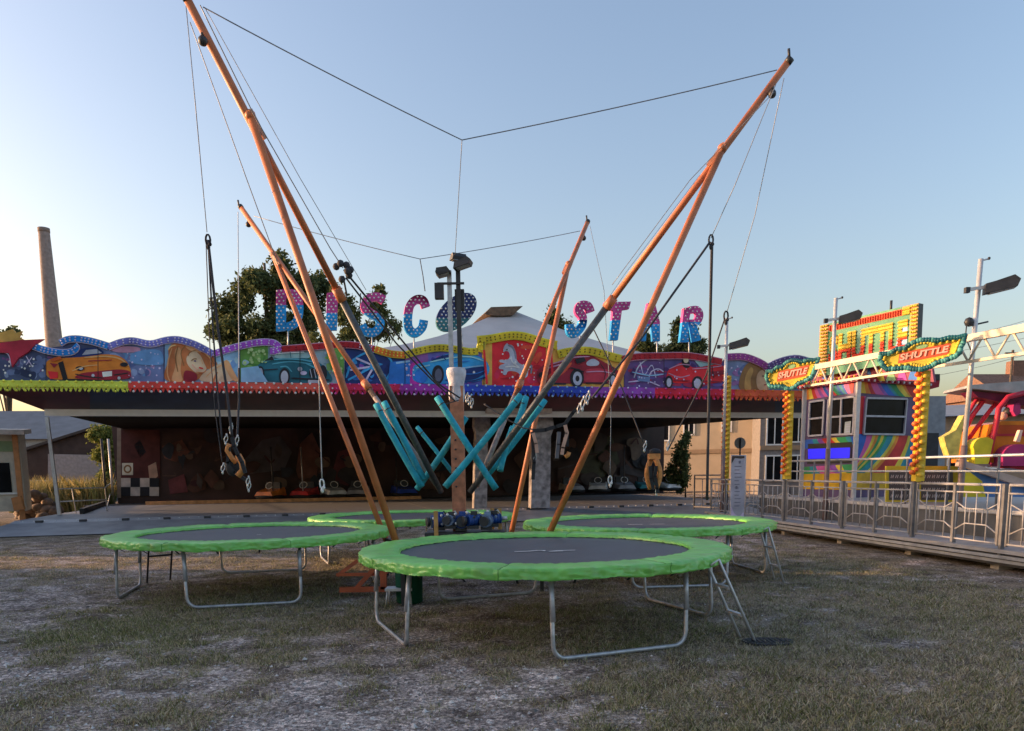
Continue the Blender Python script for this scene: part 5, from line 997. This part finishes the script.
# slope of truss follows its real level: keep it horizontal
te_ref=atY(1024,328,FPTS[2].y+.75)
te=Vector((te_ref.x,te_ref.y,te_ref.z)); te=ta+(te-ta)*1.25
hgt=Vector((0,0,-.40)); 
for s in (0,1):
    mb=MB(); mb.bar(ta+hgt*s,te+hgt*s,.05 if s else .09,.05 if s else .12,M_truss); mb.build('chord',trs)
mb=MB(); N_=13
for i in range(N_): 
    p=ta.lerp(te,i/N_); q=ta.lerp(te,(i+.5)/N_)+hgt; r_=ta.lerp(te,(i+1)/N_); mb.tube(p,q,.02,M_truss,6); mb.tube(q,r_,.02,M_truss,6)
mb.build('lattice',trs)
mb=MB(); mb.bar(Vector((te.x-.1,te.y,.3)),Vector((te.x-.1,te.y,te.z)),.12,.12,M_alu,up=(0,1,0)); mb.build('post',trs)
# small neon signs
M_sy=P('signyellow',.74,.56,.08,rough=.6,spec=.1); M_st=P('signteal',.11,.37,.33,rough=.6,spec=.1); M_sr=P('signred',.68,.13,.07,rough=.6,spec=.1); M_sp=P('signpink',.85,.52,.42,rough=.4); M_sg=P('signgreen',.30,.52,.26,rough=.6,spec=.1); M_sdt=P('signdarkteal',.02,.13,.15,rough=.3)
def txt_on(mb,body,f,m,bold=.03,shear=.15):
    V,F=text_faces(body,bold,shear); mb.raw([f(u,v) for u,v in V],F,m)
def small_sign(label,Pl,quad,seed):
    # quad: TL,TR,BR,BL of the teal outline box, in photo pixels on plane Pl
    TL,TR_,BR,BL_=[Vector((x,y)) for x,y in quad]
    def uv(u,v,o=0): 
        a=TL.lerp(TR_,u); b=BL_.lerp(BR,u); q=b.lerp(a,v); return Pl.hit(q.x,q.y,o)
    t=thing('neon_sign',uv(.5,0),label,'sign','small banner shaped lit signs'); rnd=random.Random(seed)
    outl=[(0,.55),(.03,.78),(.12,.74),(.22,.86),(.30,.84),(.40,.98),(.5,1.03),(.60,.98),(.70,.90),(.82,.93),(.92,.88),(1.0,.90),(.98,.66),(.95,.52),(.94,.34),(.88,.22),(.76,.14),(.66,.10),(.58,.0),(.48,-.05),(.38,.0),(.28,.10),(.16,.12),(.06,.16),(.02,.32)]
    mb=MB(); mb.prism([uv(u,v) for u,v in outl],-Pl.N*.14,M_st,M_sdt); b=mb.build('board',t)
    inn=[(.05,.55),(.08,.70),(.22,.74),(.36,.78),(.42,.90),(.5,.93),(.58,.90),(.64,.80),(.80,.80),(.94,.80),(.91,.58),(.88,.36),(.74,.24),(.62,.20),(.56,.10),(.48,.07),(.42,.12),(.36,.20),(.22,.24),(.08,.28)]
    mb=MB(); mb.poly([uv(u,v,.01) for u,v in inn],M_sy); mb.poly([uv(u,v,.016) for u,v in ((.20,.30),(.80,.34),(.84,.74),(.24,.70))],M_sr); mb.poly([uv(.5+.07*math.cos(a),.80+.09*math.sin(a),.02) for a in np.linspace(0,2*PI,14)[:-1]],M_sg); mb.build('banner',b)
    mb=MB(); txt_on(mb,'SHUTTLE',lambda u,v:uv(.225+.59*u,.40+.245*v+.02*u,.03),M_sp,.035,.25); mb.build('lettering',b)
    mb=MB(); n_=len(outl)
    for i in range(n_):
        a=outl[i]; c=outl[(i+1)%n_]
        for f in (0,.33,.67): u,v=lerp(a[0],c[0],f),lerp(a[1],c[1],f); mb.ball(uv(u,v,.03),.05,M_sdt if rnd.random()<.6 else M_st,6)
    for i in range(len(inn)):
        a=inn[i]; c=inn[(i+1)%len(inn)]
        for f in (0,.5): u,v=lerp(a[0],c[0],f),lerp(a[1],c[1],f); mb.ball(uv(u,v,.03),.030,M_sy,6)
    mb.build('bulbs',b); return t
pl2=Plane((c2.x,c2.y-.16,0),(dirT.x-.55 if False else .80,-.60)); pl1=Plane((c1.x,c1.y-.25,0),(.80,-.60))
small_sign('bright yellow and red banner sign on the big light column at right',pl2,((877,349),(965,333),(965,361),(883,374)),1)
small_sign('smaller banner sign on the slim light column beside the hall',pl1,((765,366),(819,356),(814,384),(768,391)),2)

# ------------------------------------------------------------------ ticket booth with rainbow panels and its roof sign
cz=20.5; BCn=atY(856,440,cz); BLf=atY(803,440,22.2); BRt=atY(921,440,21.9)
booth=thing('ticket_booth',(BCn.x,BCn.y,.85),'rainbow painted ticket booth with white framed windows behind the fence','ticket booth')
Pf=Plane(BCn,BCn-BLf); Pr=Plane(BCn,BRt-BCn)
zt_=atY(857,381,cz).z; zb_=atY(854,487,cz).z; Lf=(BCn-BLf).xy.length; Lr=(BRt-BCn).xy.length
def fq(Pl,pts,m,off=.0,mb=None):
    mb=mb or MB(); mb.poly([Pl.hit(x,y,off) for x,y in pts],m); return mb
bk=Vector((BLf.x+BRt.x-BCn.x,BLf.y+BRt.y-BCn.y,0)); C0=[Vector((p.x,p.y,0)) for p in (BLf,BCn,BRt,bk)]
mb=MB(); mb.prism([Vector((p.x,p.y,zt_-.02)) for p in C0],Vector((0,0,-(zt_-.02-.85))),P('boothgrey',.12,.08,.17)); mb.build('walls',booth)
RB=[P('rb_red',.55,.03,.03),P('rb_orange',.72,.24,.03),P('rb_yellow',.72,.55,.06),P('rb_green',.03,.30,.10),P('rb_teal',.02,.26,.32),P('rb_blue',.02,.12,.48),P('rb_violet',.26,.08,.38),P('rb_pink',.60,.10,.32)]
def stripes(name,Pl,quad,seq,off=.012,slant=.35,n=None):
    TL,TR_,BR,BL_=[Vector(q) for q in quad]; n_=len(seq); mb=MB()
    for i,k in enumerate(seq):
        u0,u1=i/n_,(i+1)/n_; cols=[]
        K=6
        for j in range(K):
            v0,v1=j/K,(j+1)/K
            def pt(u,v): 
                uu=min(1,max(0,u+slant*(v**1.6)*(1-u)*u*2)); a=TL.lerp(TR_,uu); b=BL_.lerp(BR,uu); q=a.lerp(b,v); return Pl.hit(q.x,q.y,off)
            mb.face([pt(u0,v0),pt(u1,v0),pt(u1,v1),pt(u0,v1)],RB[k])
    return mb.build(name,booth)
stripes('rainbow_panel',Pf,((806,387),(854,380),(853,393),(805,400)),(1,2,0,7,6,7,5,6,0,3,4,5,4,5,7,7,0,0))
stripes('rainbow_panel',Pr,((861,380),(921,384),(920,398),(861,393)),(2,1,0,7,7,6,5,5,4,3,3,2,2,1,0,0,0,4,4))
stripes('rainbow_panel',Pr,((858,434),(917,436),(912,473),(855,473)),(5,5,5,7,7,2,1,3,2,3,4,4,2,1,0,0,0,2,4,5),slant=-.9)
stripes('rainbow_panel',Pf,((803,440),(855,436),(855,444),(802,449)),(5,5,4,6,0,0,2,3,3,4,5))
stripes('rainbow_panel',Pr,((859,396),(866,396),(863,434),(857,434)),(1,0,0,7))
stripes('rainbow_panel',Pf,((803,467),(855,464),(854,474),(802,475)),(3,4,7,7,6,2,3,3))
mb=fq(Pf,((803,474),(854,473),(853,490),(803,489)),P('boothyellow',.66,.38,.02),.014); fq(Pr,((855,473),(912,473),(911,489),(854,490)),P('boothyellow',.66,.38,.02),.014,mb); mb.build('base_panel',booth)
mb=fq(Pf,((808,444),(852,442),(851,463),(807,464)),M_black,.018); mb.build('screen_surround',booth)
mbs=fq(Pf,((808,449),(850,447.5),(849.5,458),(808,459)),mat('blue_screen',(.01,.01,.85),rough=.2,var=.05),.024)
sm_=bpy.data.materials.new('lit_blue_screen'); sm_.use_nodes=True; bb_=sm_.node_tree.nodes['Principled BSDF']; bb_.inputs['Base Color'].default_value=(.005,.005,.4,1); bb_.inputs['Emission Color'].default_value=(.01,.01,1,1); bb_.inputs['Emission Strength'].default_value=.28; mbs.mats=[sm_]
mbs.build('screen',booth)
M_wfr=mat('window_frame_grey',(.42,.41,.45),rough=.5)
def win(Pl,quad,nv,nh,lab=None,fr=M_wfr):
    TL,TR_,BR,BL_=[Vector(q) for q in quad]
    uv=lambda u,v,o=0:(lambda q:Pl.hit(q.x,q.y,o))(TL.lerp(TR_,u).lerp(BL_.lerp(BR,u),v))
    mb=MB(); mb.poly([uv(0,0,.02),uv(1,0,.02),uv(1,1,.02),uv(0,1,.02)],M_glass); o=mb.build('window',booth)
    mb=MB()
    for i in range(nv+1): mb.bar(uv(i/nv,0,.045),uv(i/nv,1,.045),.05,.045,fr,up=Pl.N)
    for i in range(nh+1): mb.bar(uv(0,i/nh,.05),uv(1,i/nh,.05),.05,.045,fr,up=Pl.N)
    mb.build('frame',o); return o
win(Pf,((810,402),(824.5,400),(822.5,435),(808.5,436)),1,2); win(Pf,((828.5,400),(855,396.5),(853,434),(827,435)),2,2); w3=win(Pr,((866.5,398),(907,399),(904,434.5),(863.5,434)),1,2)
mb=MB(); mb.poly([Pf.hit(x,y,.03) for x,y in ((845,422),(851,421),(850,434),(844,434))],P('notice',.45,.50,.50)); 
for i in range(4): mb.poly([Pf.hit(x,y,.034) for x,y in ((846,424+i*2.4),(850,423.6+i*2.4),(850,424.6+i*2.4),(846,425+i*2.4))],GRY)
mb.build('price_notice',booth)
mb=MB()
for p in (BLf,BCn,BRt): mb=MB(); mb.box((p.x-.02,p.y-.04,(zt_+.85)/2),(.10,.10,zt_-.85),M_alu); mb.build('corner_post',booth)
# roof slab with dotted rim
mb=MB(); cen=(C0[0]+C0[2])/2; RS=[cen+(p-cen)*1.12 for p in C0]; mb.prism([Vector((p.x,p.y,zt_+.16)) for p in RS],Vector((0,0,-.18)),P('roofrim',.45,.06,.08)); 
for a,b in ((RS[0],RS[1]),(RS[1],RS[2])):
    n_=26
    for i in range(n_):
        q=a.lerp(b,(i+.5)/n_); o=(q-cen).normalized()*.02; mb.ball(Vector((q.x,q.y,zt_+.02))+o,.035,WHT if i%2 else DRED,6); mb.ball(Vector((q.x,q.y,zt_+.11))+o,.035,DRED if i%2 else M_sy,6)
mb.build('roof_rim',booth)
M_sb=P('signborder',.62,.34,.16)
# marquee
mq0=atY(818.5,349,22.0); mq1=atY(917,328,19.6); Pm=Plane(mq0,mq1-mq0)
mqz=atY(860,372,20.8)
sgn=thing('roof_sign',(mqz.x,mqz.y,zt_+.18),'large lit marquee sign with yellow and red bulb lettering above the booth','sign')
Q=[Vector(q) for q in ((820,325.5),(918.5,303),(916,359),(817.5,377))]
def mu(u,v,o=0): q=Q[3].lerp(Q[2],u).lerp(Q[0].lerp(Q[1],u),v); return Pm.hit(q.x,q.y,o)
mb=MB(); mb.prism([mu(0,0),mu(1,0),mu(1,1),mu(0,1)],-Pm.N*.22,P('signmint',.16,.38,.23,rough=.6,spec=.1),M_dark); bd=mb.build('board',sgn)
mb=MB(); mb.poly([mu(.10,.84,.012),mu(.84,.84,.012),mu(.84,.96,.012),mu(.10,.96,.012)],M_sr); mb.poly([mu(0,0,.008),mu(.085,0,.008),mu(.085,1,.008),mu(0,1,.008)],M_sb); mb.poly([mu(.92,0,.008),mu(1,0,.008),mu(1,1,.008),mu(.92,1,.008)],M_sb); mb.poly([mu(.84,.84,.010),mu(.92,.84,.010),mu(.92,1,.010),mu(.84,1,.010)],M_sb)
mb.poly([mu(*q,.01) for q in ((.40,.20),(.46,.20),(.50,.80),(.44,.84),(.38,.76))],P('signsea',.10,.30,.26)); mb.poly([mu(*q,.011) for q in ((.76,.15),(.90,.15),(.90,.62),(.84,.70))],LB); mb.build('field',bd)
V,F=text_faces('SHUTTLE',.045,0)
lm=lambda u,v,o: mu(.10+.80*u,.16+.60*v,o)
def tri_has(u,v):
    for f in F:
        a=V[f[0]]
        for i in range(1,len(f)-1):
            b,c=V[f[i]],V[f[i+1]]; d=(b[0]-a[0])*(c[1]-a[1])-(b[1]-a[1])*(c[0]-a[0])
            if abs(d)<1e-12: continue
            s=((u-a[0])*(c[1]-a[1])-(v-a[1])*(c[0]-a[0]))/d; t2=((b[0]-a[0])*(v-a[1])-(b[1]-a[1])*(u-a[0]))/d
            if s>=0 and t2>=0 and s+t2<=1: return True
    return False
mb=MB(); M_ly=P('lettercream',.80,.62,.30,rough=.6,spec=.1)

for top in (True,False):
    for f in F:
        q=clipy([V[i] for i in f],.46,not top)
        if len(q)>2: mb.face([lm(u,v,.02) for u,v in q],P('letteryellow',.66,.46,.08,rough=.6,spec=.1) if top else P('letterred',.55,.045,.03,rough=.6,spec=.1))
mb.build('lettering',bd)
mb=MB(); 
for j in range(9):
    v=(j+.5)/9
    for i in range(64):
        u=(i+.5)/64
        if tri_has(u,v): mb.ball(lm(u,v,.03),.036,(M_sr if j<4 else M_sy),6,(1.0,.8,.6))
mb.build('letter_bulbs',bd)
mb=MB()
for i in range(15):
    v=(i+.5)/15
    for u in (.02,.045,.07,.94,.965,.985): mb.ball(mu(u,v,.04),.05,M_sy if i%1==0 else M_sr,6,(1,.8,.6))
for i in range(30):
    u=.10+.74*i/29
    for v in (.87,.90,.935): mb.ball(mu(u,v,.03),.028,M_sr,5)
for i in range(5):
    for v in (.86,.90,.95): mb.ball(mu(.85+.015*i,v,.03),.035,M_sy,5)
mb.build('border_bulbs',bd)
mb=MB()
for u in (.15,.5,.85):
    p=mu(u,.1,-.3); mb.tube(p,Vector((p.x,p.y,zt_+.16)),.04,M_alu,6)
p=mu(.72,1,-.1); mb.tube(p-Zv*.1,p+Zv*.22,.035,M_dark,6); mb.build('support',sgn)
mb=MB(); pp=[Pm.hit(x,y,-.35) for x,y in ((812,384),(935,364),(936,385),(880,383),(857,379),(806,386))]
mb.prism([Pm.hit(x,y,-.30) for x,y in ((818,372),(930,356),(934,382),(860,378),(810,384))],-Pm.N*.1,P('crownplum',.30,.045,.10)); 
for i in range(10): mb.poly([Pm.hit(x,y,-.29) for x,y in ((820+i*11,383-i*.4),(825+i*11,374-i*1.6),(830+i*11,383-i*.4))],(BLU,M_sy,M_sg,MAG)[i%4])
mb.build('crown_panel',sgn)

# ------------------------------------------------------------------ street lamps of the ride, rail, ride car
def lamp(label,base,top,lx,ly,armw,gear=True):
    t=thing('lamp_pole',base,label,'lamp pole','tall lamp poles of the fairground'); b,tp=Vector(base),Vector(top)
    mb=MB(); mb.tube(b,b.lerp(tp,.33),.060,mat('pole_lower',(.25,.17,.15),rough=.5,metal=.3,var=.3),10); mb.tube(b.lerp(tp,.30),tp,.045,M_alu,10); mb.build('pole',t)
    p=b.lerp(tp,ly); fl=flood(t,p+Vector((.05,-.05,.0)),math.radians(-18),math.radians(-11),armw,th=1.15)
    mb=MB(); mb.bar(p+Vector((-.22,-.05,-.02)),p+Vector((.3,-.08,.04)),.05,.06,M_alu); mb.box(p+Vector((-.24,-.05,-.03)),(.08,.08,.10),M_dark); mb.build('arm',t)
    mb=MB(); mb.tube(tp-Zv*.03,tp+Vector((.14,0,.0)),.016,M_alu,6); mb.ball(tp+Vector((.15,0,.01)),.03,M_dark,6)
    if gear: q=b.lerp(tp,ly-.12); mb.ball(q+Vector((-.12,0,.02)),.09,M_dark,7,(1,.8,1)); mb.tube(q+Vector((-.1,0,-.05)),q+Vector((.24,0,.02)),.018,M_dark,6); mb.path([q+Vector((-.16,0,0)),q+Vector((-.17,0,-.25)),q+Vector((-.05,0,-.5))],.012,M_dark,5)
    mb.build('fitting',t); return t
bB=atZ(956.5,533,.36); lamp('tall grey lamp pole with black floodlight rising at far right',bB,atY(981,259,bB.y),0,.895,.60)
bA=atZ(824.5,520,.36); lamp('grey lamp pole with black floodlight in front of the rainbow booth',bA,atY(836,298,bA.y),0,.905,.55,False)
bC=atY(722,500,23.2); bC.z=.36; lamp('grey lamp pole with floodlight beside the slanting dark cords',bC,atY(727,318,bC.y),0,.86,.62,False)
for i,(dz) in enumerate((1.87,)):
    t=thing('stage_railing',(bA.x+.1,bA.y,.85),'long pale railing along the stage edge behind the walkway','railing'); mb=MB(); a,b=Vector((bA.x+.10,bA.y+1.5,1.86)),Vector((bB.x+.10,bB.y-2.0,1.84)); a+=(a-b)*.12; b=b+(b-a)*.2
    mb.tube(a,b,.026,M_alu,8); mb.tube(a-Zv*.28,b-Zv*.28,.02,M_alu,8); mb.build('rail',t)
    for k in range(9): mb=MB(); q=a.lerp(b,k/8); mb.tube(q,Vector((q.x,q.y,.85)),.022,M_fdark,7); mb.build('post',t)
# painted queue board with white zigzag lettering behind the fence
Yq=17.2; Pq=Plane(atY(920,470,Yq),(1,-.12))
t=thing('queue_board',atY(920,505,Yq),'yellow framed dark board with white marks behind the fence','board'); t.location.z=.85
mb=MB(); mb.prism([Pq.hit(x,y) for x,y in ((886,466),(958,466),(958,502),(886,502))],-Pq.N*.06,P('boardyellow',.62,.52,.05)); bd=mb.build('frame',t)
mb=MB()
for x0,x1 in ((889,916),(921,953)):
    mb.poly([Pq.hit(x,y,.01) for x,y in ((x0,472),(x1,472),(x1,500),(x0,500))],P('boarddark',.10,.105,.11))
    for r in range(4):
        x=x0+2
        while x<x1-3:
            y=475+r*6.5; mb.poly([Pq.hit(a,b,.014) for a,b in stroke([(x,y+3),(x+.6,y),(x+2,y+3),(x+2.6,y)],.9)],P('boardwhite',.60,.60,.60)); x+=4.6
mb.build('panel',bd)
# gray cabin behind the booth
Pk=Plane(atY(930,430,23.5),(1,-.1)); t=thing('steel_cabin',atY(932,480,23.5),'grey steel cabin with dark door right of the rainbow booth','cabin'); t.location.z=.85
mb=MB(); mb.prism([Pk.hit(x,y) for x,y in ((917,396),(946,396),(944,492),(913,492))],-Pk.N*2,mat('cabin_grey',(.30,.32,.34),rough=.5)); cb=mb.build('walls',t)
mb=MB(); mb.poly([Pk.hit(x,y,.01) for x,y in ((927,433),(939,433),(937,480),(925,480))],M_dark); mb.poly([Pk.hit(x,y,.012) for x,y in ((918,398),(928,400),(924,470),(916,470))],M_dark); mb.build('door',t)
mb=MB(); mb.prism([Pk.hit(x,y,.1) for x,y in ((920,383),(940,380),(939,387),(920,392))],-Pk.N*1.2,DRED); mb.prism([Pk.hit(x,y,.12) for x,y in ((932,374),(940,374),(940,380),(931,380))],-Pk.N*.3,M_dark); mb.build('roof_box',t)
# the ride: star nosed car with tubular arms
YS=15.6; PS=Plane(atY(985,440,YS),(1,-.10))
def sp(x,y,o=0): return PS.hit(x,y,o)
ride=thing('shuttle_ride_car',(*sp(985,480).xy,.85),'orange and red ride car with yellow fin and red tube arms at the right edge','ride car')
M_rr=P('ridered',.50,.03,.06,rough=.3); M_ro=P('rideorange',.68,.20,.02,rough=.3); M_ryl=P('rideyellow',.70,.60,.04,rough=.3); M_rm=P('ridemagenta',.42,.04,.17,rough=.3); M_rdo=P('ridedeep',.50,.08,.02,rough=.3)
mb=MB(); mb.prism([sp(x,y) for x,y in ((992,424),(1002,421),(1060,421),(1062,470),(986,462),(988,440))],-PS.N*1.5,M_ro); bd=mb.build('body',ride)
mb=MB(); mb.poly([sp(x,y,.02) for x,y in ((996,430),(1000,425),(1030,425),(1030,433),(998,434))],M_rdo); mb.poly([sp(x,y,.015) for x,y in ((988,436),(1040,436),(1040,433),(990,433))],M_rr); mb.build('stripe',bd)
mb=MB(); mb.prism([sp(x,y,.35) for x,y in [(1003,466),(1003,456)]+[(1019-16*math.cos(a),457-13*math.sin(a)) for a in np.linspace(.15,PI-.15,12)]+[(1036,466)]],-PS.N*.5,M_rm); mb.prism([sp(x,y,.3) for x,y in ((1012,452),(1050,446),(1050,474),(1010,468))],-PS.N*.4,P('ridecrimson',.36,.01,.03,rough=.3)); mb.build('wheel_cover',ride)
mb=MB(); mb.prism([sp(x,y,.5) for x,y in ((1016,441),(1020,430),(1023,430),(1020,442))],-PS.N*.1,M_sp); mb.build('light_bar',ride)
mb=MB(); mb.prism([sp(x,y,.25) for x,y in [(975,464),(974,450)]+[(985-12*math.cos(a),448-11*math.sin(a)) for a in np.linspace(.1,PI*.75,10)]+[(989,462),(988,464)]],-PS.N*.35,M_ryl); mb.build('fin',ride)
mb=MB(); mb.prism([sp(x,y,.1) for x,y in ((944,437),(956,430),(964,415),(964,420),(961,440),(958,459),(950,458),(946,446))],-PS.N*.25,mat('star_sheet',(.62,.52,.12),rough=.45,var=.3,scale=6)); mb.build('star_fin',ride)
for pts,r in ((((987,464),(990,450),(997,420),(999,408),(1008,397),(1024,393)),.055),(((964,432),(972,416),(984,400),(990,394),(1010,392)),.05),(((968,440),(978,426),(992,408),(1004,396)),.045),(((952,444),(964,420),(975,402),(984,392)),.04)):
    mb=MB(); mb.path([sp(x,y,.1 if r>.05 else -.4) for x,y in pts],r,M_rr,9); mb.build('tube_arm',ride)
mb=MB(); mb.prism([sp(x,y,-.1) for x,y in ((972,391),(1060,398),(1060,410),(1010,404),(978,397))],-PS.N*.5,P('rideplum',.12,.01,.04)); mb.build('canopy_beam',ride)
mb=MB(); mb.prism([sp(x,y,.0) for x,y in ((970,385),(1060,378),(1060,397),(1015,393),(968,388))],-PS.N*1.1,mat('canopy_sheet',(.38,.39,.39),rough=.6)); mb.build('canopy',ride)
mb=MB(); mb.prism([sp(x,y,-.1) for x,y in ((1014,401),(1020,400),(1021,413),(1016,416),(1013,411))],-PS.N*.3,M_rm); mb.ball(sp(1008,412,-.3),.1,M_dark,8); mb.ball(sp(1003,416,-.3),.09,M_sp,8); mb.build('seat_pad',ride)
mb=MB(); mb.prism([sp(x,y,.3) for x,y in ((964,458),(968,462),(1014,476),(1050,488),(1050,494),(1008,482),(962,466))],-PS.N*.3,P('ridecream',.55,.42,.36)); mb.build('side_step',ride)
mb=MB(); mb.prism([sp(x,y,.15) for x,y in ((964,464),(1010,479),(1060,490),(1060,497),(966,497))],-PS.N*.2,P('rideblue',.10,.22,.50)); mb.prism([sp(x,y,.2) for x,y in ((962,468),(970,472),(982,481),(986,497),(962,497))],-PS.N*.1,M_ryl); mb.build('lower_panel',ride)

# ------------------------------------------------------------------ notice board, road sign, stalls, wires
Yn=20.0; Pn=Plane(atY(737,480,Yn),(1,-.04)); t=thing('notice_board',atY(738,520,Yn),'tall narrow white notice board with grey print behind the right trampoline','notice board'); t.location.z=0
mb=MB(); mb.prism([Pn.hit(x,y) for x,y in ((731.5,455),(745,455),(744,523),(730.5,523))],-Pn.N*.05,P('boardblue',.42,.45,.55)); pn=mb.build('panel',t)
mb=MB(); mb.poly([Pn.hit(x,y,.008) for x,y in ((732,456),(744.5,456),(744.5,458),(741,458.6),(735,458),(732.5,462),(731.5,464))],M_dark); mb.poly([Pn.hit(x,y,.008) for x,y in ((731,506),(734,513),(739,517),(743.5,512),(743.7,522),(731,522))],LAV)
for i in range(12):
    y=466+i*3.6; mb.poly([Pn.hit(x,yy,.008) for x,yy in ((734.5,y),(734.5+random.uniform(4,8),y),(734.5+random.uniform(4,8),y+.7),(734.5,y+.7))],P('boardink',.16,.17,.24))
mb.poly([Pn.hit(x,yy,.01) for x,yy in ((735.5,486),(737.5,486),(737.5,489),(735.5,489))],P('boardink',.16,.17,.24)); mb.poly([Pn.hit(x,yy,.01) for x,yy in ((738.5,461),(741,460.5),(740.5,463.5),(738.8,463.5))],P('boardink',.16,.17,.24)); mb.build('print',pn)
for x in (731,744.3):
    mb=MB(); p=Pn.hit(x,500,-.08); mb.tube((p.x,p.y,0),(p.x,p.y,Pn.hit(738,455).z),.02,M_alu,6); mb.build('post',t)
Yr=34; p=atY(740,443,Yr); t=thing('road_sign',(p.x,p.y,0),'round grey back of a road sign on a dark pole','road sign'); mb=MB(); mb.path([p+Vector((0,-.01,0)),p+Vector((0,.02,0))],.25,mat('sign_back',(.30,.31,.33),rough=.5,metal=.3),24); mb.build('disc',t)
mb=MB(); mb.tube((p.x,p.y-.04,0),(p.x,p.y-.04,p.z+.2),.035,M_dark,8); mb.build('pole',t)
# stalls: trailer kiosks along the left side of the ground, all but one added unseen to cast shade; the first shows at the left edge of the photo
M_stall=mat('stall_cream',(.52,.47,.38),rough=.6,var=.12); M_sframe=mat('stall_orange_post',(.48,.20,.07),rough=.6,var=.2)
def stall(L_,H_,label):
    t=thing('kiosk_trailer',(0,0,0),label,'kiosk trailer','kiosk trailers standing along the left side of the ground')
    mb=MB(); mb.box((0,0,.55+(H_-.55)/2),(2.3,L_,H_-.55),M_stall); mb.build('cabin',t)
    mb=MB(); mb.prism([(-1.35,-L_/2-.2,H_+.02),(1.75,-L_/2-.2,H_-.18),(1.75,L_/2+.2,H_-.18),(-1.35,L_/2+.2,H_+.02)],(0,0,.16),mat('stall_roof',(.50,.42,.36),rough=.6)); mb.build('roof',t)
    mb=MB(); mb.box((1.16,0,H_-.55),(.05,L_-.3,.35),P('stallgreen',.22,.30,.16)); mb.build('sign_band',t)
    mb=MB(); mb.box((1.165,0,1.7),(.04,L_-.7,1.0),M_glass); mb.build('hatch',t)
    for s in (-1,1):
        mb=MB(); mb.box((1.20,s*(L_/2-.12),H_/2+.05),(.14,.16,H_-.2),M_sframe); mb.build('corner_post',t)
        mb=MB(); mb.path([(.75,s*.55,.33),(1.05,s*.55,.33)],.33,M_black,18); wh=mb.build('wheel',t); mb=MB(); mb.path([(.98,s*.55,.33),(1.07,s*.55,.33)],.17,M_alu,14); mb.build('rim',wh)
    mb=MB(); mb.box((1.185,0,1.16),(.08,L_-.3,.06),M_alu); mb.build('counter',t)
    return t
s1=stall(6.0,3.3,'cream kiosk trailer with orange corner post at the left edge beside the hall ramp'); 
sp_=atY(21,500,26.0); ang=math.radians(-62); s1.rotation_euler=(0,0,ang)
# put its orange front corner post where the photo shows it
loc=Vector((1.20,2.88,0)); rot=Matrix.Rotation(ang,3,'Z'); q=rot@loc; s1.location=(sp_.x-q.x,sp_.y-q.y,0)
ob=MB(); ob.prism([atY(x,y,25.6) for x,y in ((11,498),(20,496),(24,509),(14,511))],Vector((0,.1,0)),M_sframe); tag(ob.build('orange_crate',loc=atY(17,511,25.6)),'orange panel leaning under the cream kiosk trailer','panel')
LX=-16.5
for x0,y0,L_,H_,lab in ((LX,5.6,7.0,4.2,'added shade-casting kiosk trailer out of sight, nearest the camera at left'),(LX,12.1,5.6,4.2,'added shade-casting kiosk trailer out of sight at left, level with the far trampolines'),(-22.5,23.4,10.4,5.4,'long added shade-casting kiosk trailer out of sight at left beyond the hall ramp'),(LX,-2.5,8.4,4.2,'added shade-casting kiosk trailer out of sight behind the camera at left')):
    d=dup(s1,(x0,y0,0),0,lab); d.scale=(1,L_/6.0,H_/3.3)  # added out of view to block low sun; heights and gap shape the shade
def wire(label,pts,r=.012): 
    mb=MB(); mb.path(pts,r,M_dark,5); tag(mb.build('power_line',loc=pts[0]),label,'power line','overhead wires at the right edge')
def span(a,b,Ya,Yb,sag=.3):
    p,q=atY(*a,Ya),atY(*b,Yb); return [p.lerp(q,i/10)-Zv*(sag*4*(i/10)*(1-i/10)) for i in range(11)]
wire('upper overhead wire behind the far right lamp pole',span((1060,309),(936,338),40,60)); wire('lower overhead wire crossing behind the truss at the right edge',span((1060,330),(890,360),40,60,.2)); wire('lowest overhead wire between the truss and the grey canopy',span((1060,345),(912,379),40,58,.2))
p=atY(1013,350,58); t=thing('utility_pole',(p.x,p.y,0),'wooden utility pole with crossarm beyond the ride at right','utility pole'); mb=MB(); mb.tube((p.x,p.y,0),p,.13,M_bark,8,.09); mb.build('post',t); mb=MB(); q=atY(1013,353,58); mb.bar(q+Vector((-.6,0,0)),q+Vector((.6,0,0)),.1,.1,M_bark); mb.build('crossarm',t)
